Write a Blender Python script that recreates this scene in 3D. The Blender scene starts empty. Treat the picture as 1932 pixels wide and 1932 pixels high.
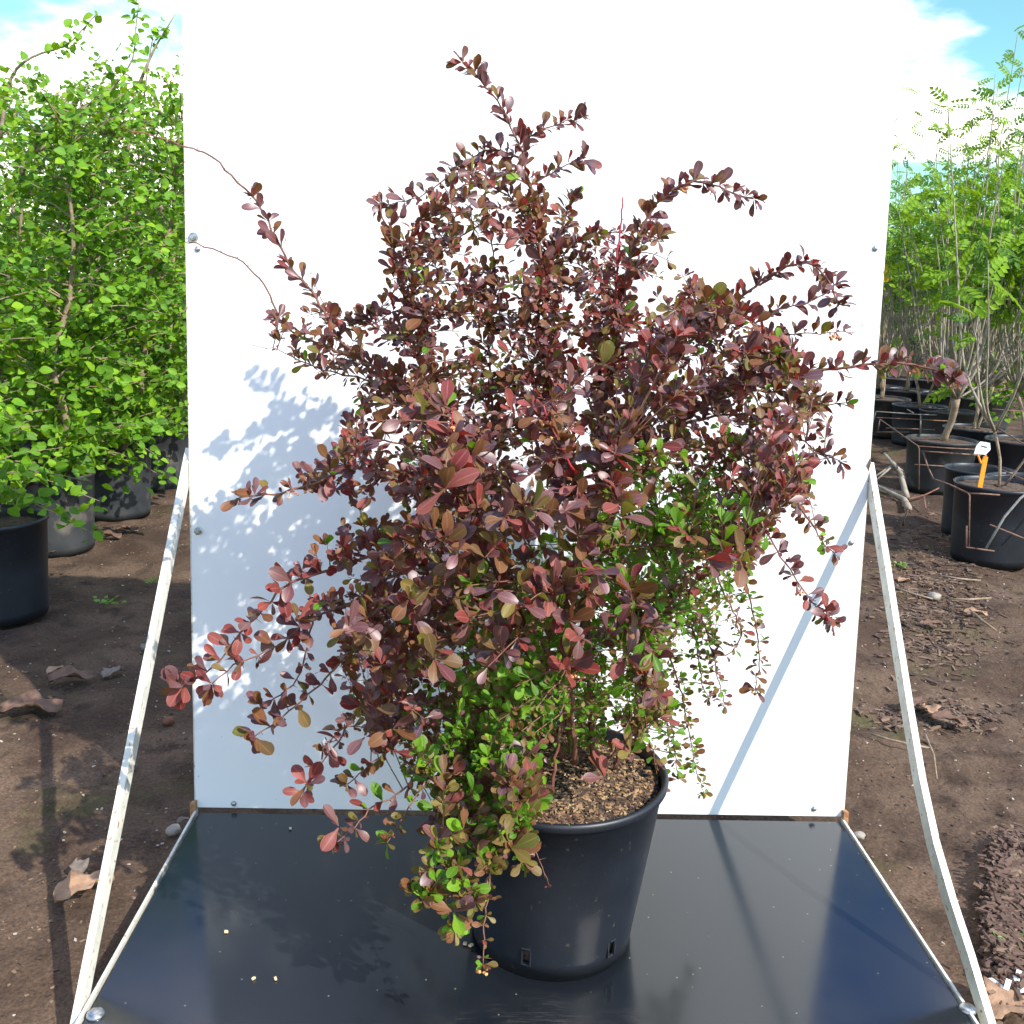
import bpy, math, random
import numpy as np
from mathutils import Vector, Matrix, noise
random.seed(7); RNG = np.random.default_rng(7)
sc = bpy.context.scene
COL = sc.collection
rad = math.radians

# ------------------------------------------------------------------ camera
F = 1837.6
PITCH, ROLL, YAW = .2299, .0295, .0288
CAM = Vector((-.103, -2.0336, 1.193))
LEAN = .1013
FW = Vector((math.sin(YAW)*math.cos(PITCH), math.cos(YAW)*math.cos(PITCH), -math.sin(PITCH)))
R0 = Vector((math.cos(YAW), -math.sin(YAW), 0)); U0 = R0.cross(FW)
RT = R0*math.cos(ROLL)+U0*math.sin(ROLL); UP = -R0*math.sin(ROLL)+U0*math.cos(ROLL)
cd = bpy.data.cameras.new('camera'); cam = bpy.data.objects.new('camera', cd); COL.objects.link(cam)
m = Matrix((RT, UP, -FW)).transposed().to_4x4(); m.translation = CAM
cam.matrix_world = m
cd.sensor_width = 36; cd.lens = 36*F/1932; cd.clip_start = .05; cd.clip_end = 900
sc.camera = cam

# ------------------------------------------------------------------ light
w = bpy.data.worlds.new('World'); sc.world = w; w.use_nodes = True
SUNV = Vector((1, -1, 1.22)).normalized()          # towards the sun
EL = math.asin(SUNV.z); AZ = math.atan2(SUNV.x, SUNV.y)
nt = w.node_tree; nt.nodes.clear()
def N(nt, t, **k):
    n = nt.nodes.new(t)
    for a, b in k.items():
        if a in n.inputs.keys() and not hasattr(n, a): n.inputs[a].default_value = b
        else: setattr(n, a, b)
    return n
sky = N(nt, 'ShaderNodeTexSky', sky_type='NISHITA', sun_disc=False, sun_elevation=EL, sun_rotation=AZ, air_density=1.0, dust_density=.3, ozone_density=2.0)
tc = N(nt, 'ShaderNodeTexCoord'); sx = N(nt, 'ShaderNodeSeparateXYZ'); L = nt.links.new
L(tc.outputs['Generated'], sx.inputs[0])
mp = N(nt, 'ShaderNodeMapping'); mp.inputs['Scale'].default_value = (1, 1, 2.6); mp.inputs['Location'].default_value = (.9, .1, .75); mp.inputs['Rotation'].default_value = (0, 0, rad(20))
L(tc.outputs['Generated'], mp.inputs[0])
no = N(nt, 'ShaderNodeTexNoise'); no.inputs['Scale'].default_value = 2.6; no.inputs['Detail'].default_value = 7; no.inputs['Roughness'].default_value = .52
L(mp.outputs[0], no.inputs['Vector'])
hm = N(nt, 'ShaderNodeMapRange'); hm.inputs['From Min'].default_value = .10; hm.inputs['From Max'].default_value = .40
hm.inputs['To Min'].default_value = .02; hm.inputs['To Max'].default_value = -.02
L(sx.outputs['Z'], hm.inputs['Value'])
ad = N(nt, 'ShaderNodeMath', operation='ADD'); L(no.outputs['Fac'], ad.inputs[0]); L(hm.outputs[0], ad.inputs[1])
cr = N(nt, 'ShaderNodeMapRange', interpolation_type='SMOOTHSTEP'); cr.inputs['From Min'].default_value = .50; cr.inputs['From Max'].default_value = .62
L(ad.outputs[0], cr.inputs['Value'])
ht = N(nt, 'ShaderNodeMapRange'); ht.inputs['From Min'].default_value = .36; ht.inputs['From Max'].default_value = .6; L(sx.outputs['Z'], ht.inputs['Value'])
tc2 = N(nt, 'ShaderNodeMix', data_type='RGBA'); tc2.inputs['A'].default_value = (.38, .55, .45, 1); tc2.inputs['B'].default_value = (.19, .52, .93, 1); L(ht.outputs[0], tc2.inputs['Factor'])
tint = N(nt, 'ShaderNodeMix', data_type='RGBA', blend_type='MULTIPLY'); tint.inputs['Factor'].default_value = 1
L(tc2.outputs['Result'], tint.inputs['B']); L(sky.outputs[0], tint.inputs['A'])
mx = N(nt, 'ShaderNodeMix', data_type='RGBA'); mx.inputs['B'].default_value = (7.8, 7.3, 6.5, 1)
L(cr.outputs[0], mx.inputs['Factor']); L(tint.outputs['Result'], mx.inputs['A'])
bg = N(nt, 'ShaderNodeBackground'); bg.inputs['Strength'].default_value = .15
L(mx.outputs['Result'], bg.inputs['Color'])
wo = N(nt, 'ShaderNodeOutputWorld'); L(bg.outputs[0], wo.inputs[0])
sl = bpy.data.lights.new('sun', 'SUN'); sl.energy = 2.4; sl.angle = rad(.53); sl.color = (1, .95, .86)
so = bpy.data.objects.new('sun', sl); COL.objects.link(so); so.rotation_euler = SUNV.to_track_quat('Z', 'Y').to_euler()
vs = sc.view_settings; vs.view_transform = 'Standard'; vs.look = 'None'; vs.gamma = 1; vs.exposure = 1.6; vs.use_curve_mapping = False
sc.cycles.max_bounces = 8; sc.cycles.transparent_max_bounces = 8

# ------------------------------------------------------------------ helpers
def ray(px, py):
    return (FW*F + RT*(px-966) - UP*(py-966)).normalized()
def at_y(px, py, Y):
    d = ray(px, py); return CAM + d*((Y-CAM.y)/d.y)
def at_z(px, py, z):
    d = ray(px, py); return CAM + d*((z-CAM.z)/d.z)
def at_x(px, py, x):
    d = ray(px, py); return CAM + d*((x-CAM.x)/d.x)
PN = Vector((0, -math.cos(LEAN), math.sin(LEAN)))      # panel normal, towards the camera
def at_panel(px, py, off=0):
    d = ray(px, py); return CAM + d*((off-CAM.dot(PN))/d.dot(PN))
def proj(p):
    d = Vector(p)-CAM; z = d.dot(FW); return 966+F*d.dot(RT)/z, 966-F*d.dot(UP)/z, z
def tag(o, label=None, cat=None, group=None, kind=None):
    if label: o['label'] = label
    if cat: o['category'] = cat
    if group: o['group'] = group
    if kind: o['kind'] = kind
    return o
def empty(name, loc, label=None, cat=None, group=None):
    o = bpy.data.objects.new(name, None); COL.objects.link(o); o.location = loc; o.empty_display_size = .1
    return tag(o, label, cat, group)
def link(name, me, parent=None, world=True):
    o = bpy.data.objects.new(name, me); COL.objects.link(o)
    if parent is not None:
        o.parent = parent
        if world: o.matrix_parent_inverse = Matrix.Translation(-parent.location)
    return o
class MB:
    def __init__(s): s.v = []; s.f = []; s.mi = []; s.n = 0; s.uv = []
    def add(s, v, f, mi=0, uv=None):
        v = np.asarray(v, dtype=np.float32).reshape(-1, 3)
        s.v.append(v); b = s.n
        s.f.extend([[i+b for i in q] for q in f]); s.mi.extend([mi]*len(f)); s.n += len(v)
    def tube(s, pts, r, k=6, mi=0, cap=True):
        P = [Vector(p) for p in pts]; n = len(P)
        rr = r if hasattr(r, '__len__') else [r]*n
        V = []; u = None
        for i in range(n):
            t = (P[min(i+1, n-1)]-P[max(i-1, 0)])
            if t.length < 1e-9: t = Vector((0, 0, 1))
            t.normalize()
            if u is None: u = t.orthogonal().normalized()
            else:
                u = u - t*u.dot(t)
                u = u.normalized() if u.length > 1e-6 else t.orthogonal().normalized()
            b = t.cross(u)
            for j in range(k):
                a = 2*math.pi*j/k; V.append(P[i]+(u*math.cos(a)+b*math.sin(a))*rr[i])
        Fc = [[i*k+j, i*k+(j+1) % k, (i+1)*k+(j+1) % k, (i+1)*k+j] for i in range(n-1) for j in range(k)]
        if cap: Fc += [list(range(k))[::-1], [(n-1)*k+j for j in range(k)]]
        s.add(V, Fc, mi)
    def box(s, c, h, R=None, mi=0, jit=0):
        V = []
        for x in (-1, 1):
            for y in (-1, 1):
                for z in (-1, 1):
                    v = Vector((x*h[0], y*h[1], z*h[2]))
                    if jit: v = Vector([q*(1+random.uniform(-jit, jit)) for q in v])
                    if R is not None: v = R @ v
                    V.append(v+Vector(c))
        s.add(V, [[0, 1, 3, 2], [4, 6, 7, 5], [0, 4, 5, 1], [2, 3, 7, 6], [0, 2, 6, 4], [1, 5, 7, 3]], mi)
    def lathe(s, prof, c=(0, 0, 0), k=48, mi=0, skip=None, capb=False):
        V = []
        for (r, z) in prof:
            for j in range(k):
                a = 2*math.pi*j/k; V.append((c[0]+r*math.cos(a), c[1]+r*math.sin(a), c[2]+z))
        Fc = []
        for i in range(len(prof)-1):
            for j in range(k):
                if skip and skip(i, j): continue
                Fc.append([i*k+j, i*k+(j+1) % k, (i+1)*k+(j+1) % k, (i+1)*k+j])
        if capb: Fc.append([(len(prof)-1)*k+j for j in range(k)])
        s.add(V, Fc, mi)
    def mesh(s, name, mats, smooth=False):
        me = bpy.data.meshes.new(name)
        V = np.concatenate(s.v) if s.v else np.zeros((0, 3))
        me.from_pydata(V.tolist(), [], s.f)
        for mm in (mats if isinstance(mats, (list, tuple)) else [mats]): me.materials.append(mm)
        me.polygons.foreach_set('material_index', s.mi)
        if smooth: me.polygons.foreach_set('use_smooth', [True]*len(s.f))
        me.update(); return me
    def build(s, name, mats, parent=None, smooth=False): return link(name, s.mesh(name, mats, smooth), parent)

# ---- materials
def mat(name, base=(.5, .5, .5), rough=.6, metal=0, spec=.5):
    m = bpy.data.materials.new(name); m.use_nodes = True
    b = m.node_tree.nodes['Principled BSDF']
    b.inputs['Base Color'].default_value = (*base, 1); b.inputs['Roughness'].default_value = rough
    b.inputs['Metallic'].default_value = metal; b.inputs['Specular IOR Level'].default_value = spec
    return m
def noisy(name, c1, c2, scale=20, rough=.7, bump=.0, bscale=None, spec=.5, metal=0, lo=.35, hi=.65, c3=None, s3=4, lo3=.55, hi3=.62, obj=True, detail=6):
    m = mat(name, c1, rough, metal, spec); nt = m.node_tree; b = nt.nodes['Principled BSDF']; L = nt.links.new
    tc = N(nt, 'ShaderNodeTexCoord'); src = tc.outputs['Object']
    n1 = N(nt, 'ShaderNodeTexNoise'); n1.inputs['Scale'].default_value = scale; n1.inputs['Detail'].default_value = detail; L(src, n1.inputs['Vector'])
    mr = N(nt, 'ShaderNodeMapRange'); mr.inputs['From Min'].default_value = lo; mr.inputs['From Max'].default_value = hi; L(n1.outputs['Fac'], mr.inputs['Value'])
    mx = N(nt, 'ShaderNodeMix', data_type='RGBA'); mx.inputs['A'].default_value = (*c1, 1); mx.inputs['B'].default_value = (*c2, 1); L(mr.outputs[0], mx.inputs['Factor'])
    out = mx.outputs['Result']
    if c3:
        n3 = N(nt, 'ShaderNodeTexNoise'); n3.inputs['Scale'].default_value = s3; n3.inputs['Detail'].default_value = 8; L(src, n3.inputs['Vector'])
        m3 = N(nt, 'ShaderNodeMapRange'); m3.inputs['From Min'].default_value = lo3; m3.inputs['From Max'].default_value = hi3; L(n3.outputs['Fac'], m3.inputs['Value'])
        x3 = N(nt, 'ShaderNodeMix', data_type='RGBA'); x3.inputs['B'].default_value = (*c3, 1); L(out, x3.inputs['A']); L(m3.outputs[0], x3.inputs['Factor'])
        out = x3.outputs['Result']
    L(out, b.inputs['Base Color'])
    if bump:
        nb = N(nt, 'ShaderNodeTexNoise'); nb.inputs['Scale'].default_value = bscale or scale; nb.inputs['Detail'].default_value = 8; L(src, nb.inputs['Vector'])
        bp = N(nt, 'ShaderNodeBump'); bp.inputs['Strength'].default_value = bump; bp.inputs['Distance'].default_value = .01
        L(nb.outputs['Fac'], bp.inputs['Height']); L(bp.outputs[0], b.inputs['Normal'])
    return m
def leafmat(name, ca, cb, trans, tf=.3, rough=.42, vein=(.2, .12, .1), veinf=.5, spec=.5, cc=None):
    """leaf: colour varies from leaf to leaf, with a paler rim and midrib; some light passes through"""
    m = mat(name, ca, rough, 0, spec); nt = m.node_tree; b = nt.nodes['Principled BSDF']; L = nt.links.new
    ge = N(nt, 'ShaderNodeNewGeometry'); oi = N(nt, 'ShaderNodeObjectInfo')
    a = N(nt, 'ShaderNodeMath', operation='ADD'); L(ge.outputs['Random Per Island'], a.inputs[0]); L(oi.outputs['Random'], a.inputs[1])
    fr = N(nt, 'ShaderNodeMath', operation='FRACT'); L(a.outputs[0], fr.inputs[0])
    ramp = N(nt, 'ShaderNodeValToRGB'); L(fr.outputs[0], ramp.inputs[0])
    e = ramp.color_ramp.elements; e[0].color = (*ca, 1); e[1].color = (*cb, 1)
    if cc: q = ramp.color_ramp.elements.new(.5); q.color = (*cc, 1)
    tc = N(nt, 'ShaderNodeTexCoord'); n1 = N(nt, 'ShaderNodeTexNoise'); n1.inputs['Scale'].default_value = 60; n1.inputs['Detail'].default_value = 3; L(tc.outputs['Object'], n1.inputs['Vector'])
    hv = N(nt, 'ShaderNodeHueSaturation'); mr = N(nt, 'ShaderNodeMapRange'); mr.inputs['To Min'].default_value = .62; mr.inputs['To Max'].default_value = 1.5
    L(n1.outputs['Fac'], mr.inputs['Value']); L(mr.outputs[0], hv.inputs['Value']); L(ramp.outputs[0], hv.inputs['Color'])
    sp = N(nt, 'ShaderNodeSeparateXYZ'); L(tc.outputs['UV'], sp.inputs[0])
    # u: 0 edge .. .5 midrib .. 1 edge
    s = N(nt, 'ShaderNodeMath', operation='SUBTRACT'); L(sp.outputs['X'], s.inputs[0]); s.inputs[1].default_value = .5
    ab = N(nt, 'ShaderNodeMath', operation='ABSOLUTE'); L(s.outputs[0], ab.inputs[0])
    m1 = N(nt, 'ShaderNodeMapRange'); m1.inputs['From Min'].default_value = .05; m1.inputs['From Max'].default_value = .02; L(ab.outputs[0], m1.inputs['Value'])
    m2 = N(nt, 'ShaderNodeMapRange'); m2.inputs['From Min'].default_value = .44; m2.inputs['From Max'].default_value = .5; L(ab.outputs[0], m2.inputs['Value'])
    mm = N(nt, 'ShaderNodeMath', operation='MAXIMUM'); L(m1.outputs[0], mm.inputs[0]); L(m2.outputs[0], mm.inputs[1])
    mf = N(nt, 'ShaderNodeMath', operation='MULTIPLY'); mf.inputs[1].default_value = veinf; L(mm.outputs[0], mf.inputs[0])
    vx = N(nt, 'ShaderNodeMix', data_type='RGBA'); vx.inputs['B'].default_value = (*vein, 1); L(mf.outputs[0], vx.inputs['Factor']); L(hv.outputs[0], vx.inputs['A'])
    L(vx.outputs['Result'], b.inputs['Base Color'])
    tr = N(nt, 'ShaderNodeBsdfTranslucent'); tr.inputs['Color'].default_value = (*trans, 1)
    ms = N(nt, 'ShaderNodeMixShader'); ms.inputs[0].default_value = tf
    L(b.outputs[0], ms.inputs[1]); L(tr.outputs[0], ms.inputs[2]); L(ms.outputs[0], nt.nodes['Material Output'].inputs[0])
    return m
LM = [leafmat('leaf_purple', (.120, .036, .038), (.085, .050, .064), (.24, .04, .03), .18, .42, vein=(.34, .14, .12), cc=(.13, .056, .052), spec=.55),
      leafmat('leaf_red', (.21, .038, .032), (.15, .028, .030), (.40, .03, .015), .24, .5, vein=(.44, .17, .14), cc=(.22, .065, .05), spec=.3),
      leafmat('leaf_brown', (.130, .052, .022), (.100, .066, .026), (.28, .09, .02), .22, .5, vein=(.30, .16, .08), cc=(.17, .07, .03), spec=.3),
      leafmat('leaf_olive', (.110, .105, .020), (.19, .15, .03), (.26, .26, .02), .28, .5, vein=(.32, .22, .10), cc=(.15, .09, .03), spec=.3),
      leafmat('leaf_green', (.10, .22, .010), (.18, .33, .016), (.24, .5, .015), .34, .5, vein=(.28, .42, .07), cc=(.05, .13, .014), spec=.3)]
M_stem = noisy('barberry_bark', (.13, .045, .03), (.22, .10, .06), 60, .7)
M_bark = noisy('brown_bark', (.19, .13, .085), (.33, .25, .17), 25, .85, .4, 90)
M_twig_red = mat('red_shoot', (.35, .03, .04), .5)
M_flower = noisy('flower_cream', (.75, .48, .16), (.75, .2, .08), 180, .6)
M_greyb = noisy('grey_bark', (.20, .17, .13), (.34, .29, .22), 22, .85, .4, 80)
M_metal = noisy('zinc', (.45, .47, .48), (.3, .31, .32), 200, .32, metal=.9)

# ================================================================== SETTING: ground
GZ = -.055
def gheight(x, y):
    p = Vector((x, y, 0))
    h = .030*noise.noise(p*.9) + .022*noise.noise(p*3.1+Vector((5, 0, 0))) + .020*noise.noise(p*8) + .014*abs(noise.noise(p*19)) + .006*noise.noise(p*41)
    d = max(abs(x)-.80, 0, -.74-y, y-.1)
    k = min(1, d/.25) if d > 0 else 0
    far = min(1, max(0, (y+1)/1.0))
    return GZ - .012 + h*k*.9
def axis(lo, hi, step, far_lo, far_hi):
    a = list(np.arange(lo, hi+1e-6, step)); s = step; q = a[-1]
    while q < far_hi: s *= 1.35; q += s; a.append(q)
    s = step; q = a[0]; b = []
    while q > far_lo: s *= 1.35; q -= s; b.append(q)
    return b[::-1]+a
gx = axis(-2.6, 3.0, .028, -500, 500); gy = axis(-1.1, 7.6, .03, -60, 700)
V = [(x, y, gheight(x, y)) for y in gy for x in gx]; nx = len(gx)
Fg = [[j*nx+i, j*nx+i+1, (j+1)*nx+i+1, (j+1)*nx+i] for j in range(len(gy)-1) for i in range(nx-1)]
M_soil = noisy('soil', (.055, .033, .021), (.118, .077, .050), 3.2, .95, 1.0, 45, spec=.2, lo=.36, hi=.66, c3=(.05, .031, .020), s3=11, lo3=.50, hi3=.68)
nt = M_soil.node_tree; b = nt.nodes['Principled BSDF']; src = b.inputs['Base Color'].links[0].from_socket
tcn = N(nt, 'ShaderNodeTexCoord')
nf = N(nt, 'ShaderNodeTexNoise'); nf.inputs['Scale'].default_value = 150; nf.inputs['Detail'].default_value = 4; nf.inputs['Roughness'].default_value = .7; nt.links.new(tcn.outputs['Object'], nf.inputs['Vector'])
mf = N(nt, 'ShaderNodeMapRange'); mf.inputs['From Min'].default_value = .3; mf.inputs['From Max'].default_value = .7; mf.inputs['To Min'].default_value = .5; mf.inputs['To Max'].default_value = 1.45; nt.links.new(nf.outputs['Fac'], mf.inputs['Value'])
hs = N(nt, 'ShaderNodeHueSaturation'); nt.links.new(mf.outputs[0], hs.inputs['Value']); nt.links.new(src, hs.inputs['Color'])
nm = N(nt, 'ShaderNodeTexNoise'); nm.inputs['Scale'].default_value = 2.1; nm.inputs['Detail'].default_value = 9; nm.inputs['Roughness'].default_value = .7; nt.links.new(tcn.outputs['Object'], nm.inputs['Vector'])
m6 = N(nt, 'ShaderNodeMapRange'); m6.inputs['From Min'].default_value = .56; m6.inputs['From Max'].default_value = .68; m6.inputs['To Max'].default_value = .6; nt.links.new(nm.outputs['Fac'], m6.inputs['Value'])
xm = N(nt, 'ShaderNodeMix', data_type='RGBA'); xm.inputs['B'].default_value = (.065, .07, .02, 1); nt.links.new(hs.outputs[0], xm.inputs['A']); nt.links.new(m6.outputs[0], xm.inputs['Factor']); nt.links.new(xm.outputs['Result'], b.inputs['Base Color'])
mb = MB(); mb.add(V, Fg); g = mb.build('ground', M_soil, None, True); tag(g, kind='structure')
g['label'] = 'dark brown trodden soil of the nursery yard'

# litter: chips, pebbles, torn leaf bits lying on the soil (nobody could count them)
def chips(name, n, region, size, mats, parent=None, label=None, zf=gheight, lift=.3, elong=3):
    mb = MB()
    for _ in range(n):
        x, y = region()
        if abs(x) < .79 and -.73 < y < .08 and zf is gheight: continue
        s = random.uniform(*size); a = random.uniform(0, 6.28)
        R = Matrix.Rotation(a, 3, 'Z') @ Matrix.Rotation(random.gauss(0, .35), 3, 'X')
        e = random.uniform(1, elong)
        mb.box((x, y, zf(x, y)+s*lift), (s*e*.5, s*.45, s*random.uniform(.12, .4)), R, random.choices(range(len(mats)), [3, 3, 2, 1][:len(mats)])[0], .45)
    o = mb.build(name, mats, parent); tag(o, label, 'soil litter' if not parent else None, None, 'stuff'); return o
M_ch1 = mat('litter_brown', (.10, .06, .04), .9); M_ch2 = mat('litter_dark', (.05, .032, .022), .9)
M_ch3 = mat('litter_tan', (.17, .11, .07), .85); M_ch4 = mat('litter_pale', (.34, .30, .25), .8); M_rb_ = mat('litter_bark', (.12, .075, .05), .9)
def reg_near():
    y = -1.0+random.random()**1.5*6.5
    return random.choice([random.uniform(-2.6, -.8), random.uniform(.8, 2.9), random.uniform(-2.6, 2.9)]), y
chips('ground_litter', 17000, reg_near, (.0015, .0055), [M_ch2, M_ch3, M_ch1, M_ch4], None, 'crumbs and small stones strewn over the brown soil', elong=1.8)
def reg_r():
    p = at_z(random.gauss(1760, 60), random.gauss(1120, 70) if random.random() < .7 else random.gauss(1340, 12), GZ); return p.x, p.y
chips('wood_chip_heap', 2600, reg_r, (.003, .009), [M_ch1, M_ch3, M_ch2, M_rb_], None, 'brown torn twigs and bark chips spread on the soil right of the white panel', elong=6, lift=.5)
def reg_rr():
    p = at_z(random.gauss(1905, 22), random.gauss(1730, 60), GZ); return p.x, p.y
def heapz(x, y): return gheight(x, y)+random.random()*.035
M_rb = mat('litter_reddish', (.105, .06, .043), .9)
chips('leaf_mould_heap', 4500, reg_rr, (.003, .010), [M_rb, M_ch1, M_rb, M_ch3], None, 'reddish brown crumbled leaf mould at the right edge of the yard', zf=heapz, elong=3)

# dead leaves one can pick out
def dead_leaf(px, py, ln, col, label, cat='dead leaf', lobed=True, rot=None):
    p = at_z(px, py, GZ); n = 14; V = []; Fc = []
    rot = random.uniform(0, 6.28) if rot is None else rot; cx = Vector((math.cos(rot), math.sin(rot), 0)); cy = Vector((-cx.y, cx.x, 0))
    for i in range(n):
        t = i/(n-1); wd = .34*math.sin(math.pi*min(1, t*.93+.04))**.8*(1+(.28*math.sin(t*17) if lobed else .04*math.sin(t*13)))
        for j, s in enumerate((-1, -.5, 0, .5, 1)):
            z = .22*abs(s)**1.5*(.7+.5*math.sin(t*6+s))*.6 + .10*math.sin(t*3.1) + .05*math.sin(9*t+4*s)
            V.append(p+cx*(t-.5)*ln+cy*s*wd*ln+Vector((0, 0, z*ln+.012)))
    for i in range(n-1):
        for j in range(4): Fc.append([i*5+j, i*5+j+1, (i+1)*5+j+1, (i+1)*5+j])
    mb = MB(); mb.add(V, Fc); o = mb.build('dead_leaf', col, None, True)
    z = gheight(p.x, p.y)-GZ; o.location.z += max(z, -.01)
    tag(o, label, cat, 'dry leaves fallen on the soil')
    sm = o.modifiers.new('thickness', 'SOLIDIFY'); sm.thickness = .0012
    return o
M_dl1 = noisy('dry_leaf_tan', (.36, .22, .13), (.24, .14, .08), 40, .8, .3, 120)
M_dl2 = noisy('dry_leaf_brown', (.17, .09, .055), (.10, .06, .04), 40, .8, .3, 120)
M_dl3 = noisy('dry_leaf_grey', (.22, .18, .14), (.13, .10, .075), 40, .8, .3, 120)
for a in [(160, 1680, .12, M_dl1, 'large pale tan dry leaf on the soil below the left brace', .75), (150, 1640, .06, M_dl3, 'grey curled leaf just above the large tan leaf', 2),
          (135, 1290, .13, M_dl2, 'curled brown leaf in the middle of the soil left of the panel', .3), (60, 1345, .17, M_dl2, 'widest brown leaf lying near the left edge of the yard', .15),
          (212, 1272, .08, M_dl3, 'small greyish crumpled leaf right of the curled brown leaf', 1.2), (105, 1272, .06, M_dl1, 'small orange brown leaf beside the curled leaf', 1.0),
          (100, 1050, .10, M_dl2, 'rust brown leaf at the foot of the nearest left pot', .5), (205, 1020, .12, M_dl2, 'brown leaf on bare ground in front of the second left pot', .1),
          (255, 968, .05, M_dl1, 'little orange leaf on pale ground behind the left brace', .4), (240, 1008, .11, M_dl2, 'flat brown leaf next to the left brace', 0),
          (345, 1550, .03, M_dl3, 'torn grey leaf scrap touching the panel foot', .7), (278, 1222, .06, M_dl3, 'pale grey leaf half behind the left brace', 1.3),
          (1754, 1343, .075, M_dl1, 'pale tan leaf upright in the brown pile right of the brace', 1.5), (1725, 1330, .09, M_dl2, 'brown curled leaf leaning on the pile by the right brace', .6),
          (1790, 1362, .10, M_dl2, 'dark brown leaf flat at the right of the pile', -.3), (1705, 1100, .07, M_dl1, 'tan leaf on chips near the top of the right brace', .4),
          (1760, 1180, .08, M_dl2, 'brown leaf on the chips below the bent rod', .2), (1840, 1160, .09, M_dl1, 'tan leaf scrap at the right on the chips', -.2),
          (1900, 1905, .13, M_dl1, 'tan leaf in the lower right corner of the yard', .3)]:
    dead_leaf(*a[:5], rot=a[5], lobed=a[2] > .07)
def stone(px, py, r, m, label, cat='stone', flat=.6):
    p = at_z(px, py, GZ); mb = MB(); V = []; k = 10
    for i in range(1, 6):
        for j in range(k):
            th = math.pi*i/6; ph = 2*math.pi*j/k; v = Vector((math.sin(th)*math.cos(ph), math.sin(th)*math.sin(ph), math.cos(th)*flat))
            v *= r*(1+.35*noise.noise(v*1.7+Vector((px, 0, 0)))); V.append(p+v+Vector((0, 0, r*.2)))
    V += [p+Vector((0, 0, r*flat+r*.2)), p-Vector((0, 0, r*flat-r*.2))]
    Fc = [[i*k+j, i*k+(j+1) % k, (i+1)*k+(j+1) % k, (i+1)*k+j] for i in range(4) for j in range(k)]
    Fc += [[50, (j+1) % k, j] for j in range(k)]+[[51, 40+j, 40+(j+1) % k] for j in range(k)]
    mb.add(V, Fc); o = mb.build('stone', m, None, True); tag(o, label, cat); return o
M_st = noisy('stone_pale', (.33, .29, .24), (.22, .19, .15), 60, .8); M_str = noisy('clod_red', (.19, .075, .035), (.10, .04, .02), 60, .9)
stone(328, 1568, .017, M_st, 'pale flat stone beside the platform at the panel foot', flat=.7)
stone(318, 1362, .018, M_str, 'reddish brown clod on the soil left of the panel', 'clod', .6)
stone(1622, 1578, .014, M_st, 'small grey stone against the right platform edge')
stone(152, 1020, .03, M_ch2, 'dark clod at the foot of the second left pot', 'clod', .7)
stone(1763, 1128, .03, M_st, 'rounded grey stone on the chips right of the brace')

# ================================================================== display stand
M_white = mat('panel_white', (.80, .81, .82), .38, 0, .5)
nt = M_white.node_tree; b = nt.nodes['Principled BSDF']; tcn = N(nt, 'ShaderNodeTexCoord')
nn = N(nt, 'ShaderNodeTexNoise'); nn.inputs['Scale'].default_value = 2; nn.inputs['Detail'].default_value = 8; nt.links.new(tcn.outputs['Object'], nn.inputs['Vector'])
rr = N(nt, 'ShaderNodeMapRange'); rr.inputs['To Min'].default_value = .3; rr.inputs['To Max'].default_value = .5; nt.links.new(nn.outputs['Fac'], rr.inputs['Value']); nt.links.new(rr.outputs[0], b.inputs['Roughness'])
ns = N(nt, 'ShaderNodeTexNoise'); ns.inputs['Scale'].default_value = 130; ns.inputs['Detail'].default_value = 2; nt.links.new(tcn.outputs['Object'], ns.inputs['Vector'])
ms_ = N(nt, 'ShaderNodeMapRange'); ms_.inputs['From Min'].default_value = .74; ms_.inputs['From Max'].default_value = .78; nt.links.new(ns.outputs['Fac'], ms_.inputs['Value'])
spz = N(nt, 'ShaderNodeSeparateXYZ'); nt.links.new(tcn.outputs['Object'], spz.inputs[0])
mz = N(nt, 'ShaderNodeMapRange'); mz.inputs['From Min'].default_value = -.55; mz.inputs['From Max'].default_value = -1.01; mz.inputs['To Max'].default_value = .9; nt.links.new(spz.outputs['Z'], mz.inputs['Value'])
mq = N(nt, 'ShaderNodeMath', operation='MULTIPLY'); nt.links.new(ms_.outputs[0], mq.inputs[0]); nt.links.new(mz.outputs[0], mq.inputs[1])
mc = N(nt, 'ShaderNodeMix', data_type='RGBA'); mc.inputs['A'].default_value = (.80, .81, .82, 1); mc.inputs['B'].default_value = (.25, .18, .12, 1); nt.links.new(mq.outputs[0], mc.inputs['Factor']); nt.links.new(mc.outputs['Result'], b.inputs['Base Color'])
M_paint = noisy('painted_steel', (.68, .67, .60), (.54, .53, .46), 30, .5, .1, 200, c3=(.34, .18, .08), s3=90, lo3=.60, hi3=.70)
M_rust = noisy('rust', (.25, .11, .045), (.42, .24, .12), 60, .9, .4, 150)
M_edge = mat('plywood_edge', (.035, .025, .02), .8)
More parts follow.
